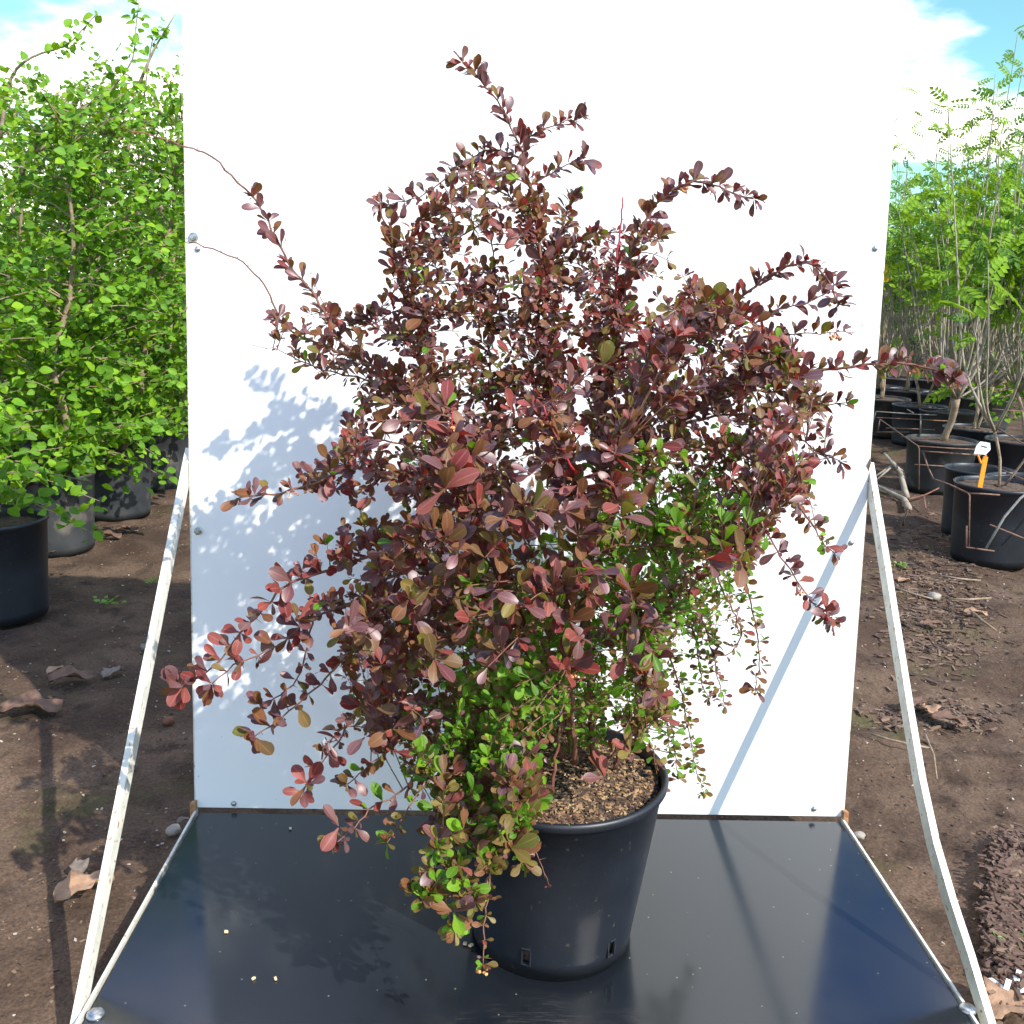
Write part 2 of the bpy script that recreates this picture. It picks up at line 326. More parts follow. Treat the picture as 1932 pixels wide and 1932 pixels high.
# film faced board: dark, smooth, glossy; scratches near the pot, dust specks
M_film = mat('film_board', (.010, .012, .014), .14, 0, .5); nt = M_film.node_tree; b = nt.nodes['Principled BSDF']; L = nt.links.new
b.inputs['IOR'].default_value = 1.62; b.inputs['Coat Weight'].default_value = .05; b.inputs['Coat Roughness'].default_value = .13; b.inputs['Coat IOR'].default_value = 1.6
tcn = N(nt, 'ShaderNodeTexCoord')
mp1 = N(nt, 'ShaderNodeMapping'); mp1.inputs['Rotation'].default_value = (0, 0, .35); mp1.inputs['Scale'].default_value = (18, 260, 1); L(tcn.outputs['Object'], mp1.inputs[0])
n1 = N(nt, 'ShaderNodeTexNoise'); n1.inputs['Scale'].default_value = 1; n1.inputs['Detail'].default_value = 3; L(mp1.outputs[0], n1.inputs['Vector'])
mp2 = N(nt, 'ShaderNodeMapping'); mp2.inputs['Rotation'].default_value = (0, 0, -.9); mp2.inputs['Scale'].default_value = (22, 300, 1); L(tcn.outputs['Object'], mp2.inputs[0])
n2 = N(nt, 'ShaderNodeTexNoise'); n2.inputs['Scale'].default_value = 1; n2.inputs['Detail'].default_value = 3; L(mp2.outputs[0], n2.inputs['Vector'])
mxx = N(nt, 'ShaderNodeMath', operation='MAXIMUM'); L(n1.outputs['Fac'], mxx.inputs[0]); L(n2.outputs['Fac'], mxx.inputs[1])
sm = N(nt, 'ShaderNodeMapRange'); sm.inputs['From Min'].default_value = .52; sm.inputs['From Max'].default_value = .66; L(mxx.outputs[0], sm.inputs['Value'])
ds = N(nt, 'ShaderNodeVectorMath', operation='DISTANCE'); ds.inputs[1].default_value = (.03, -.64, 0); L(tcn.outputs['Object'], ds.inputs[0])
dm = N(nt, 'ShaderNodeMapRange'); dm.inputs['From Min'].default_value = .42; dm.inputs['From Max'].default_value = .10; L(ds.outputs['Value'], dm.inputs['Value'])
n4 = N(nt, 'ShaderNodeTexNoise'); n4.inputs['Scale'].default_value = 14; n4.inputs['Detail'].default_value = 6; L(tcn.outputs['Object'], n4.inputs['Vector'])
m4 = N(nt, 'ShaderNodeMapRange'); m4.inputs['From Min'].default_value = .36; m4.inputs['From Max'].default_value = .62; L(n4.outputs['Fac'], m4.inputs['Value'])
q1 = N(nt, 'ShaderNodeMath', operation='MULTIPLY'); L(sm.outputs[0], q1.inputs[0]); L(dm.outputs[0], q1.inputs[1])
q2 = N(nt, 'ShaderNodeMath', operation='MULTIPLY'); L(q1.outputs[0], q2.inputs[0]); L(m4.outputs[0], q2.inputs[1])
vo = N(nt, 'ShaderNodeTexVoronoi'); vo.inputs['Scale'].default_value = 38; L(tcn.outputs['Object'], vo.inputs['Vector'])
vs_ = N(nt, 'ShaderNodeMapRange'); vs_.inputs['From Min'].default_value = .075; vs_.inputs['From Max'].default_value = .04; L(vo.outputs['Distance'], vs_.inputs['Value'])
vsep = N(nt, 'ShaderNodeSeparateColor'); L(vo.outputs['Color'], vsep.inputs[0])
gt = N(nt, 'ShaderNodeMath', operation='GREATER_THAN'); gt.inputs[1].default_value = .55; L(vsep.outputs[0], gt.inputs[0])
vq = N(nt, 'ShaderNodeMath', operation='MULTIPLY'); L(vs_.outputs[0], vq.inputs[0]); L(gt.outputs[0], vq.inputs[1])
dmq = N(nt, 'ShaderNodeMath', operation='MULTIPLY'); L(m4.outputs[0], dmq.inputs[0]); L(dm.outputs[0], dmq.inputs[1])
dm2 = N(nt, 'ShaderNodeMath', operation='MULTIPLY'); dm2.inputs[1].default_value = .10; L(dmq.outputs[0], dm2.inputs[0])
sm0 = N(nt, 'ShaderNodeMath', operation='MAXIMUM'); L(q2.outputs[0], sm0.inputs[0]); L(dm2.outputs[0], sm0.inputs[1])
sumf = N(nt, 'ShaderNodeMath', operation='MAXIMUM'); L(sm0.outputs[0], sumf.inputs[0]); L(vq.outputs[0], sumf.inputs[1])
sc_ = N(nt, 'ShaderNodeMath', operation='MULTIPLY'); sc_.inputs[1].default_value = .8; L(sumf.outputs[0], sc_.inputs[0])
cx_ = N(nt, 'ShaderNodeMix', data_type='RGBA'); cx_.inputs['A'].default_value = (.009, .011, .014, 1); cx_.inputs['B'].default_value = (.22, .19, .15, 1); L(sc_.outputs[0], cx_.inputs['Factor'])
L(cx_.outputs['Result'], b.inputs['Base Color'])
n5 = N(nt, 'ShaderNodeTexNoise'); n5.inputs['Scale'].default_value = 9; n5.inputs['Detail'].default_value = 8; L(tcn.outputs['Object'], n5.inputs['Vector'])
r5 = N(nt, 'ShaderNodeMapRange'); r5.inputs['To Min'].default_value = .08; r5.inputs['To Max'].default_value = .22; L(n5.outputs['Fac'], r5.inputs['Value'])
L(r5.outputs[0], b.inputs['Roughness'])

HW = .75
YF = at_z(150, 1947, 0).y                     # front edge of the platform
stand = empty('display_stand', (0, 0, 0), 'display stand with a white upright back panel, dark glossy platform and two pale steel braces', 'display stand')
PZ = Vector((0, math.sin(LEAN), math.cos(LEAN)))
def bevbox(name, c, h, R, m, parent, bev=.002):
    mb = MB(); mb.box((0, 0, 0), h); o = mb.build(name, m, None)
    o.parent = parent; o.matrix_world = Matrix.Translation(c) @ (R.to_4x4() if R else Matrix())
    bm = o.modifiers.new('bevel', 'BEVEL'); bm.width = bev; bm.segments = 2
    return o
RP = Matrix((Vector((1, 0, 0)), -PN, PZ)).transposed()
PH = 2.02
bevbox('back_panel', PZ*(PH/2+.004)-PN*.0065, (HW, .006, PH/2), RP, M_white, stand, .0015)
bevbox('platform_board', Vector((0, YF/2-.006, -.009)), (HW-.012, -YF/2-.008, .009), None, M_film, stand, .001)
# steel edge of the platform: upright leg of an angle iron, top 2 mm proud of the board
mb = MB()
def bar(mb, a, b_, w_, h_, mi=0):
    a = Vector(a); b_ = Vector(b_); d = (b_-a); l = d.length; R = d.to_track_quat('X', 'Z').to_matrix()
    mb.box((a+b_)/2, (l/2, w_/2, h_/2), R, mi)
for s in (-1, 1):
    bar(mb, (s*(HW-.003), .0, -.022), (s*(HW-.003), YF+.001, -.022), .005, .05)
    bar(mb, (s*(HW-.022), -.004, -.035), (s*(HW-.022), YF+.008, -.035), .03, .006)
bar(mb, (-HW+.0005, YF-.002, -.022), (HW-.0005, YF-.002, -.022), .005, .05)
mb.build('platform_frame', M_paint, stand)
mb = MB()
for s in (-1, 1):                                # steel side edge behind the panel
    a = Vector((s*(HW+.0015), 0, 0))-PN*.012; mb.box(a+PZ*(PH/2+.002), (.0012, .010, PH/2-.002), RP)
    a = Vector((s*(HW-.02), 0, 0))-PN*.022; mb.box(a+PZ*PH/2, (.015, .002, PH/2), RP)
for hh in (.03, 1.0, PH-.03):
    a = -PN*.032+PZ*hh; bar(mb, a-Vector((HW-.03, 0, 0)), a+Vector((HW-.03, 0, 0)), .03, .03)
mb.build('panel_frame', M_paint, stand)
# small rusty corner plates at the foot of the panel
for s in (-1, 1):
    mb = MB(); mb.box((s*(HW+.002), -.004, .006), (.006, .008, .016), None, 0, .2); mb.build('corner_plate', M_rust, stand)
def brace(pts, s, top_cut):
    """angle iron: side leg in the plane of the stand's side, narrow flange turned outwards"""
    P = [Vector(p) for p in pts]; mb = MB(); V = []; n = len(P)
    for i in range(n):
        t = (P[min(i+1, n-1)]-P[max(i-1, 0)]).normalized()
        nrm = Vector((0, -t.z, t.y)).normalized()
        if nrm.y < 0: nrm = -nrm                # back / upwards into the stand side
        X = Vector((s, 0, 0)); wl = .031; fl = .013; th = .004
        for (a, c) in ((0, 0), (fl, 0), (fl, th), (th, th), (th, wl), (0, wl)): V.append(P[i]+X*a+nrm*c)
    k = 6; Fc = [[i*k+j, i*k+(j+1) % k, (i+1)*k+(j+1) % k, (i+1)*k+j] for i in range(n-1) for j in range(k)]
    Fc += [[0, 1, 2, 3], [0, 3, 4, 5], [(n-1)*k+q for q in (0, 1, 2, 3)], [(n-1)*k+q for q in (0, 3, 4, 5)]]
    mb.add(V, Fc); return mb.build('brace', M_paint, stand)
AL = at_x(361, 845, -HW-.004); AR = at_x(1638, 872, HW+.004)
BL = Vector((-HW-.004, YF+.03, -.02)); BR = Vector((HW+.004, YF+.03, -.02))
brace([AL.lerp(BL, t) for t in (0, .5, 1)], -1, 0)
nv = (BR-AR).cross(Vector((1, 0, 0))).normalized()
def on_br(px, py):
    d = ray(px, py); return CAM + d*((AR-CAM).dot(nv)/d.dot(nv))
brace([AR, on_br(1667, 1051), on_br(1714, 1347), on_br(1735, 1470), on_br(1761, 1590), on_br(1793, 1700), on_br(1826, 1800), on_br(1868, 1940)], 1, 1)
mb = MB(); p = AR; mb.box(p+Vector((-.006, .008, -.045)), (.0025, .012, .05), Matrix.Rotation(.35, 3, 'X'), 0, .3); mb.build('brace_end', M_rust, stand)
def bolt(px, py, r, big=False):
    c = at_panel(px, py, 0); mb = MB(); Rm = Matrix((Vector((1, 0, 0)), PZ, PN)).transposed()
    def ring(prof, k):
        V = []
        for (rr_, z) in prof:
            for j in range(k):
                a = 2*math.pi*j/k+.3; V.append(c+Rm @ Vector((rr_*math.cos(a), rr_*math.sin(a), z)))
        n = len(prof); mb.add(V, [[i*k+j, i*k+(j+1) % k, (i+1)*k+(j+1) % k, (i+1)*k+j] for i in range(n-1) for j in range(k)]+[[(n-1)*k+j for j in range(k)]])
    if big:
        ring([(r, 0), (r, .0015), (r*.7, .002)], 20); ring([(r*.72, .001), (r*.72, .006), (r*.6, .007)], 6); ring([(r*.35, .006), (r*.35, .011)], 12)
    else:
        ring([(r, 0), (r*.95, .0018), (r*.7, .0036), (r*.35, .0046)], 18); ring([(r*.22, .0045), (r*.2, .0052)], 6)
    mb.build('bolt', M_metal, stand)
for a in [(365, 448, .0105, True), (373, 470, .0065), (374, 1001, .0095, True), (441, 1516, .0065), (1536, 1526, .0065), (1606, 1024, .0065), (1651, 469, .0065)]: bolt(*a)
for px, py, r in ((180, 1913, .0145), (1826, 1903, .014)):
    c = at_z(px, py, .002); mb = MB(); mb.lathe([(r, -.002), (r, .001), (r*.8, .004), (r*.4, .0055)], c, 24, capb=True); mb.build('bolt', M_metal, stand, True)

# crumbs on the platform
M_crumb = mat('crumb', (.62, .48, .27), .8)
for i, (px, py, s, lb) in enumerate([(427, 1759, .0035, 'single tan crumb on the left of the dark platform'), (478, 1847, .003, 'tan crumb above the pale scratch on the platform'), (520, 1847, .003, 'tan crumb right of the pale scratch on the platform'),
                                (877, 1782, .004, 'left of two pale pebbles behind the hanging strand'), (889, 1784, .004, 'right of two pale pebbles behind the hanging strand'), (548, 1564, .003, 'small brown crumb near the panel foot')]):
    c = at_z(px, py, .002); mb = MB(); mb.box(c+Vector((0, 0, s*.4)), (s, s*.7, s*.45), Matrix.Rotation(i, 3, 'Z'), 0, .3); tag(mb.build('crumb', M_crumb), lb, 'crumb', 'crumbs on the platform')

# ================================================================== nursery pots
M_pot = noisy('pot_plastic', (.008, .010, .015), (.014, .017, .024), 8, .45, .04, 60, spec=.5, c3=(.06, .055, .05), s3=75, lo3=.66, hi3=.72)
M_pot_old = noisy('pot_dusty', (.018, .021, .025), (.038, .040, .043), 10, .6, .1, 80, c3=(.13, .11, .09), s3=6, lo3=.56, hi3=.7)
M_potsoil = noisy('pot_soil', (.045, .028, .018), (.11, .068, .04), 60, .95, .8, 120)
def pot(name, c, R, r, H, label, m=M_pot, group=None, k=48, slots=True, fill=.03, cat='plant pot', soilm=M_potsoil, phase=0.0):
    e = empty(name, c, label, cat, group); c = Vector(c)
    def rad_(z): return r+(R-.006-r)*(z/H)
    z1, z2 = .035, .06
    prof = [(r-.01, .004), (r, 0), (rad_(z1), z1), (rad_(z2), z2), (rad_(H*.5), H*.5), (rad_(H-.02), H-.02), (R-.003, H-.017), (R, H-.012), (R+.001, H-.005), (R-.001, H), (R-.006, H+.001), (R-.010, H-.003), (R-.012, H-.02), (rad_(H*.7)-.006, H*.7)]
    per = k//6; off = int(phase)
    mb = MB(); mb.lathe(prof, c, k, skip=(lambda i, j: slots and i == 2 and (j-off) % per == 0))
    o = mb.build('pot_body', m, e, True)
    mb = MB(); V = []
    rr_ = R-.014; hz = H-fill; V = [(0, 0)]
    pts = [c+Vector((0, 0, hz+.012))]; kk = 40
    for i in range(1, 9):
        q = rr_*i/8
        for j in range(kk):
            a = 2*math.pi*j/kk; x, y = q*math.cos(a), q*math.sin(a)
            pts.append(c+Vector((x, y, hz+.012*(1-i/8)+.006*noise.noise(Vector((x*30, y*30, c.x*7)))+.004*noise.noise(Vector((x*80, y*80, 3))))))
    Fc = [[0, 1+j, 1+(j+1) % kk] for j in range(kk)]+[[1+i*kk+j, 1+i*kk+(j+1) % kk, 1+(i+1)*kk+(j+1) % kk, 1+(i+1)*kk+j] for i in range(7) for j in range(kk)]
    mb.add(pts, Fc)
    mb.build('potting_soil', soilm, e, True)
    if slots:
        mb = MB(); mb.lathe([(r-.006, .008), (rad_(.08)-.006, .08)], c, kk); mb.build('root_ball', soilm, e, True)
    if slots:
        for q in range(6):
            a = 2*math.pi*(q*per+off+.5)/k; mbf = MB()
            for (da, zz, hw_, hh_) in ((-.9, (z1+z2)/2, .0016, .017), (.9, (z1+z2)/2, .0016, .017), (0, z2+.005, .0068, .0016), (0, z1-.005, .0068, .0016)):
                aa = a+da*(2*math.pi/k)*.85; rc = rad_(zz)+.0004
                mbf.box(c+Vector((rc*math.cos(aa), rc*math.sin(aa), zz)), (.0022, hw_, hh_), Matrix.Rotation(aa, 3, 'Z'))
            ob = mbf.build('drain_slot', m, e)
            bm = ob.modifiers.new('b', 'BEVEL'); bm.width = .001; bm.segments = 2
    return e
M_pot_far = noisy('pot_weathered', (.012, .014, .017), (.028, .029, .030), 9, .55, .1, 80, c3=(.07, .06, .05), s3=7, lo3=.58, hi3=.72)
# main pot: foot front at (1060,1850), about .25 m behind the front edge
PC = at_z(1045, 1853, 0); RB, RTp, HP = .148, .200, .335
PC = Vector((PC.x+.004, PC.y+RB, .0006))
pot('plant_pot', PC, RTp, RB, HP, 'black plastic nursery pot standing on the dark platform, holding the purple barberry', k=96, fill=.022, phase=2, cat='plant pot')
# chips on its soil
def regp():
    a = random.uniform(0, 6.28); q = (RTp-.018)*math.sqrt(random.random()); return PC.x+q*math.cos(a), PC.y+q*math.sin(a)
M_pc1 = mat('chip_gold', (.30, .18, .085), .8); M_pc2 = mat('chip_brown', (.17, .095, .05), .9); M_pc3 = mat('chip_cream', (.42, .29, .15), .8)
o = chips('soil_topping', 5200, regp, (.0018, .0045), [M_pc2, M_ch2, M_pc1, M_pc3], None, 'golden brown bark crumbs and fertiliser grains covering the soil inside the pot', zf=lambda x, y: HP-.022+.012*(1-math.hypot(x-PC.x, y-PC.y)/RTp), lift=.5, elong=2.4)
o['category'] = 'potting mulch'

# ================================================================== leaves
def obovate(rows=6, wid=.24, fold=.12, curl=.15, peak=.68, tip=1.0, ov=False):
    """three columns, unit length along +X, normal +Z, with uv"""
    V = []; UV = []
    rows = rows+1; ts = [1-(1-i/rows)**1.7*1.0 if i/rows > .35 else i/rows*(1-(1-.35)**1.7)/.35 for i in range(rows+1)]
    for i in range(rows+1):
        t = ts[i]
        if ov: wd = wid*math.sin(math.pi*min(1, max(0, t))**.8)**.75 if 0 < t < 1 else .004
        else:
            if t < peak: s = t/peak; wd = .025+(wid-.025)*(s*s*(3-2*s))**1.15
            else: s = (t-peak)/(1-peak); wd = wid*math.sqrt(max(0, 1-s**2.3*tip))
        wd = max(wd, .006)
        z = -curl*(t*t)+curl*.25*t
        for j, s in enumerate((-1, 0, 1)):
            V.append((t, s*wd, z+abs(s)*wd*fold*2)); UV.append((j/2, t))
    Fc = []
    for i in range(rows):
        for j in range(2): Fc.append([i*3+j, i*3+j+3, i*3+j+4, i*3+j+1][::-1])
    return np.array(V, np.float32), np.array(Fc), np.array(UV, np.float32)
SH = [obovate(6, .235, .10, .12), obovate(6, .27, .18, .25, .66), obovate(6, .19, .25, .05, .7), obovate(6, .25, .08, .38, .6), obovate(6, .26, .3, -.2, .64)]
OV = [obovate(5, .36, .12, .22, ov=True), obovate(5, .33, .2, .1, ov=True)]
def frames(D, Nn):
    D = D/np.linalg.norm(D, axis=1, keepdims=True)
    Nn = Nn-D*np.sum(D*Nn, 1, keepdims=True); Nn = Nn/(np.linalg.norm(Nn, axis=1, keepdims=True)+1e-9)
    B = np.cross(Nn, D); return np.stack([D, B, Nn], 2)   # columns
def leaf_soup(name, P, D, Nn, S, mi, shapes, mats, parent, kind='stuff'):
    P, D, Nn, S, mi = map(np.asarray, (P, D, Nn, S, mi))
    n = len(P); R = frames(D, Nn); which = np.arange(n) % len(shapes)
    Vs = []; Ls = []; Ms = []; Us = []; base = 0
    for k, (V, Fc, UV) in enumerate(shapes):
        ix = np.where(which == k)[0]
        if not len(ix): continue
        W = np.einsum('nij,vj->nvi', R[ix], V)*S[ix][:, None, None]+P[ix][:, None, :]
        nv = len(V); Vs.append(W.reshape(-1, 3))
        ff = Fc[None]+(np.arange(len(ix))*nv)[:, None, None]+base
        Ls.append(ff.reshape(-1)); Ms.append(np.repeat(mi[ix], len(Fc))); Us.append(np.tile(UV[Fc.reshape(-1)], (len(ix), 1))); base += nv*len(ix)
    Vs = np.concatenate(Vs); Ls = np.concatenate(Ls); Ms = np.concatenate(Ms); Us = np.concatenate(Us)
    me = bpy.data.meshes.new(name); me.vertices.add(len(Vs)); me.vertices.foreach_set('co', Vs.astype(np.float32).ravel())
    me.loops.add(len(Ls)); me.loops.foreach_set('vertex_index', Ls.astype(np.int32))
    nf = len(Ls)//4; me.polygons.add(nf); me.polygons.foreach_set('loop_start', np.arange(nf, dtype=np.int32)*4)
    for mm in mats: me.materials.append(mm)
    me.polygons.foreach_set('material_index', Ms.astype(np.int32)); me.polygons.foreach_set('use_smooth', np.ones(nf, bool))
    uv = me.uv_layers.new(name='uv'); uv.data.foreach_set('uv', Us.astype(np.float32).ravel())
    me.update(calc_edges=True); me.validate()
    o = link(name, me, parent)
    if kind: o['kind'] = kind
    return o
_lm = {}
def leaf_mesh(tagk, shapes, mats, k, mi):
    key = (tagk, k, mi)
    if key not in _lm:
        V, Fc, UV = shapes[k]; me = bpy.data.meshes.new('leaf'); me.from_pydata(V.tolist(), [], Fc.tolist()); me.materials.append(mats[mi])
        me.polygons.foreach_set('use_smooth', [True]*len(Fc)); u = me.uv_layers.new(name='uv'); u.data.foreach_set('uv', UV[Fc.reshape(-1)].ravel()); me.update(); _lm[key] = me
    return _lm[key]
def leaves_out(P, D, Nn, S, mi, shapes, mats, parent, npart, key, stuff='foliage'):
    """the leaves that show largest become single leaf objects, the rest one mesh"""
    P, D, Nn, S, mi = [np.asarray(a, dtype=float) for a in (P, D, Nn, S, mi)]; mi = mi.astype(int)
    d = P-np.array(CAM); z = d@np.array(FW); px = 966+F*(d@np.array(RT))/z; py = 966-F*(d@np.array(UP))/z
    vis = (px > 0) & (px < 1932) & (py > 0) & (py < 1932)
    if key != 'b': vis &= ~((px > 350) & (px < 1650) & (d[:, 1] > 2.0))
    sz = np.where(vis, S/z, 0); order = np.argsort(-sz); top = order[:npart]; top = top[sz[top] > 0]
    R = frames(D, Nn); inv = Matrix.Translation(-parent.location)
    for c, i in enumerate(top):
        o = bpy.data.objects.new('leaf', leaf_mesh(key, shapes, mats, i % len(shapes), int(mi[i]))); COL.objects.link(o); o.parent = parent; o.matrix_parent_inverse = inv
        M4 = Matrix([[*(R[i][r]*S[i]), P[i][r]] for r in range(3)]+[[0, 0, 0, 1]]); o.matrix_basis = M4
    rest = np.ones(len(P), bool); rest[top] = False
    if rest.any(): leaf_soup(stuff, P[rest], D[rest], Nn[rest], S[rest], mi[rest], shapes, mats, parent)

# ================================================================== the barberry
Y0 = PC.y
shrub = empty('barberry_shrub', (PC.x, PC.y, HP-.02), 'spreading purple leaved barberry with green inner shoots and arching branches, growing in the black pot', 'shrub')
LP, LD, LN, LS, LMI = [], [], [], [], []
SUN = np.array(SUNV)
MIX = {'p': (5, 1.3, 2, .4, .06), 'r': (3, 4, 1.2, .2, 0), 'b': (2.2, .6, 4, 1.2, .3), 'o': (.8, .3, 2, 4, 2), 'g': (.2, .1, .5, 2, 7), 'm': (3, 1.2, 3, 1.8, .5)}
GREENS = [(1290, 980, 110, 120), (1060, 1260, 150, 180), (930, 1330, 110, 170), (880, 1540, 90, 140), (1000, 1400, 160, 90), (1260, 1130, 110, 130), (1080, 1080, 150, 60), (1270, 1350, 60, 120), (960, 1450, 90, 90), (1230, 1060, 120, 80)]
def greenness(px, py):
    return min(1, 1.35*sum(math.exp(-((px-a)/b_)**2-((py-c)/d_)**2) for a, c, b_, d_ in GREENS))
def pick(mix): return random.choices(range(5), MIX[mix])[0]
def cluster(p, tdir, size, n, mix, spread=1.0, back=0.0):
    for _ in range(n):
        a = Vector([random.gauss(0, 1) for _ in range(3)]); a -= tdir*a.dot(tdir)
        if a.length < 1e-3: continue
        a.normalize()
        d = a*random.uniform(.6, 1.1)*spread+tdir*random.uniform(.1, .8)+Vector((0, 0, .35))
        d.normalize()
        nn_ = Vector((0, -.25, .35))+SUNV*.75+Vector([random.gauss(0, .42) for _ in range(3)])
        if abs(nn_.normalized().dot(d)) > .93: nn_ = nn_+a
        s = size*random.choice((.42, .55, .7, .85, 1.0, 1.08))*random.uniform(.85, 1.15)
        LP.append(tuple(p+d*.002)); LD.append(tuple(d)); LN.append(tuple(nn_)); LS.append(s); LMI.append(pick(mix))
def crspline(pts, step):
    P = [Vector(p) for p in pts]; P = [P[0]*2-P[1]]+P+[P[-1]*2-P[-2]]; out = []
    for i in range(1, len(P)-2):
        n = max(2, int((P[i+1]-P[i]).length/step))
        for k in range(n):
            t = k/n; a, b_, c, d = P[i-1], P[i], P[i+1], P[i+2]
            out.append(.5*((2*b_)+(c-a)*t+(2*a-5*b_+4*c-d)*t*t+(3*b_-a-3*c+d)*t**3))
    out.append(P[-2]); return out
NODES = []
def in_pot(p): return False
def strand(pts, y0, y1, size, mix, r0=.004, r1=.001, start=0.0, end=1.0, n=5, gap=.020, name='branch', thorn=True, mat_=None):
    """one arching branch, traced joint by joint; y0,y1 distance of base and tip"""
    k = len(pts); W = []
    for i, (x, y) in enumerate(pts):
        t = i/(k-1); W.append(at_y(x, y, y0+(y1-y0)*(t**.85)))
    S = crspline(W, .011); n_ = len(S)
    for i in range(1, n_-1): S[i] = S[i]+Vector([random.gauss(0, .0012) for _ in range(3)])
    mb = MB(); mb.tube(S, [r0+(r1-r0)*(i/(n_-1))**.8 for i in range(n_)], 6)
    if thorn:
        for i in range(2, n_-1, 2):
            td = (S[i]-S[i-1]).normalized(); a = td.orthogonal().normalized(); a = Matrix.Rotation(random.uniform(0, 6.28), 3, td) @ a
            mb.tube([S[i], S[i]+a*random.uniform(.008, .017)], [.0009, .0001], 3, cap=False)
    mb.build(name, mat_ or M_stem, shrub, True)
    acc = 0; L0 = 0
    for i in range(1, n_):
        t = i/(n_-1); NODES.append(S[i])
        acc += (S[i]-S[i-1]).length
        if acc > gap*.72 and start <= t <= end:
            acc = 0; td = (S[i]-S[i-1]).normalized(); px, py, _z = proj(S[i]); gg = greenness(px, py)
            mx_ = mix
            if mix in 'pbm' and random.random() < gg*.9: mx_ = random.choice('ggo') if size < 34 else 'o'
            sz = size/1937*(_z+.15)*random.uniform(.78, 1.1)
            cluster(S[i], td, sz, max(2, n+random.choice((-1, 0, 1, 1))), mx_)
    if end >= 1: cluster(S[-1], (S[-1]-S[-2]).normalized(), size/1937*1.6, n+1, mix)
    return S
FLW = []
def flower(px, py, Y, n=5, s=.006):
    mb = MB(); c = at_y(px, py, Y); c = min(NODES, key=lambda q: (q-c).length)
    for _ in range(n):
        d = Vector((random.gauss(0, .7), random.gauss(0, .7), -1)).normalized(); q = c+d*random.uniform(.006, .014)
        mb.tube([c, q], .0005, 3, 1); r = s*random.uniform(.5, .8)
        for j in range(5):
            a = 2*math.pi*j/5; dd = (d.orthogonal().normalized()); dd = Matrix.Rotation(a, 3, d) @ dd
            mb.tube([q, q+dd*r*.5+d*r*.4, q+dd*r*.25+d*r*1.0], [r*.25, r*.33, r*.12], 4)
    mb.build('flower_cluster', [M_flower, M_twig_red], shrub, True)

B0 = (1042, 1450)
def yb(dy): return Y0+dy
S_ = strand
# upright stems
S_([(1085, 1440), (1070, 1330), (1062, 1100), (1045, 860), (1032, 700), (1024, 520), (1003, 370), (985, 290), (962, 235), (938, 190), (905, 150), (872, 118)], yb(0), yb(.06), 33, 'p', .008, .001, .42, gap=.016, n=6)
S_([(975, 285), (1000, 258), (1045, 238), (1098, 222)], yb(.06), yb(.04), 30, 'p', .0016, .0008, gap=.013, n=6)
S_([(1000, 350), (1040, 328), (1072, 312), (1100, 302)], yb(.06), yb(.02), 30, 'p', .0016, .0008, gap=.013, n=6)
S_([(985, 300), (930, 283), (880, 305), (830, 345), (790, 372), (722, 388)], yb(.06), yb(.10), 30, 'p', .002, .0008, gap=.013, n=6)
S_([(1010, 440), (960, 372), (905, 345), (862, 360), (845, 420), (835, 470)], yb(.06), yb(.05), 27, 'p', .002, .0008, gap=.013, n=6)
S_([(1015, 470), (960, 430), (905, 425), (860, 455), (820, 490), (780, 520)], yb(.06), yb(.1), 28, 'b', .002, .0008, gap=.016)
S_([(1020, 520), (1060, 430), (1070, 395), (1078, 375)], yb(.06), yb(.03), 28, 'p', .002, .0008, gap=.013, n=6)
S_([(1020, 560), (1050, 480), (1110, 450), (1130, 440)], yb(.05), yb(.03), 28, 'p', .002, .0008, gap=.013, n=6)
S_([(1060, 1430), (985, 1180), (940, 950), (928, 760), (925, 620), (930, 520), (925, 450)], yb(.02), yb(.12), 23, 'b', .006, .0012, .3, gap=.018)
S_([(1000, 1440), (930, 1150), (860, 920), (820, 790), (790, 690), (768, 590), (750, 500), (735, 430)], yb(.0), yb(-.05), 32, 'p', .007, .0018, .35, gap=.018, n=6)
S_([(735, 440), (722, 410), (718, 385), (712, 375)], yb(-.05), yb(-.05), 10, 'r', .0016, .0010, 2, gap=.05)
S_([(752, 520), (772, 460), (780, 430), (783, 418)], yb(-.05), yb(-.05), 14, 'r', .0016, .0006, .1, n=2, gap=.02, mat_=M_twig_red)
S_([(800, 660), (745, 640), (718, 620), (700, 605)], yb(.05), yb(.08), 28, 'p', .0016, .0008, gap=.013, n=6)
# left arching
S_([(860, 900), (790, 750), (700, 690), (640, 640), (600, 565), (560, 520), (530, 470), (500, 405), (478, 372)], yb(0), yb(.05), 31, 'p', .004, .0018, .12, gap=.019, n=5)
S_([(478, 372), (450, 345), (425, 318), (400, 298), (372, 283), (352, 278), (310, 262), (270, 252), (235, 242)], yb(.05), yb(.02), 8, 'r', .0022, .0012, 2)
S_([(850, 860), (780, 740), (700, 690), (640, 665), (590, 645), (550, 625), (525, 602)], yb(.0), yb(.0), 30, 'p', .004, .0018, .1, gap=.016, n=5)
S_([(525, 602), (515, 572), (498, 535), (470, 505), (445, 486), (400, 470), (357, 457)], yb(0), yb(0), 8, 'r', .0020, .0011, 2)
S_([(622, 600), (600, 550), (590, 530), (585, 520)], yb(.05), yb(.05), 8, 'r', .001, .0006, 2)
S_([(860, 800), (780, 750), (710, 725), (650, 705), (600, 695), (555, 675)], yb(.05), yb(.08), 24, 'b', .003, .0012, .1, gap=.016)
S_([(555, 675), (525, 660), (500, 655), (468, 650)], yb(.08), yb(.08), 14, 'b', .001, .0006, .2, .7, n=2, gap=.03)
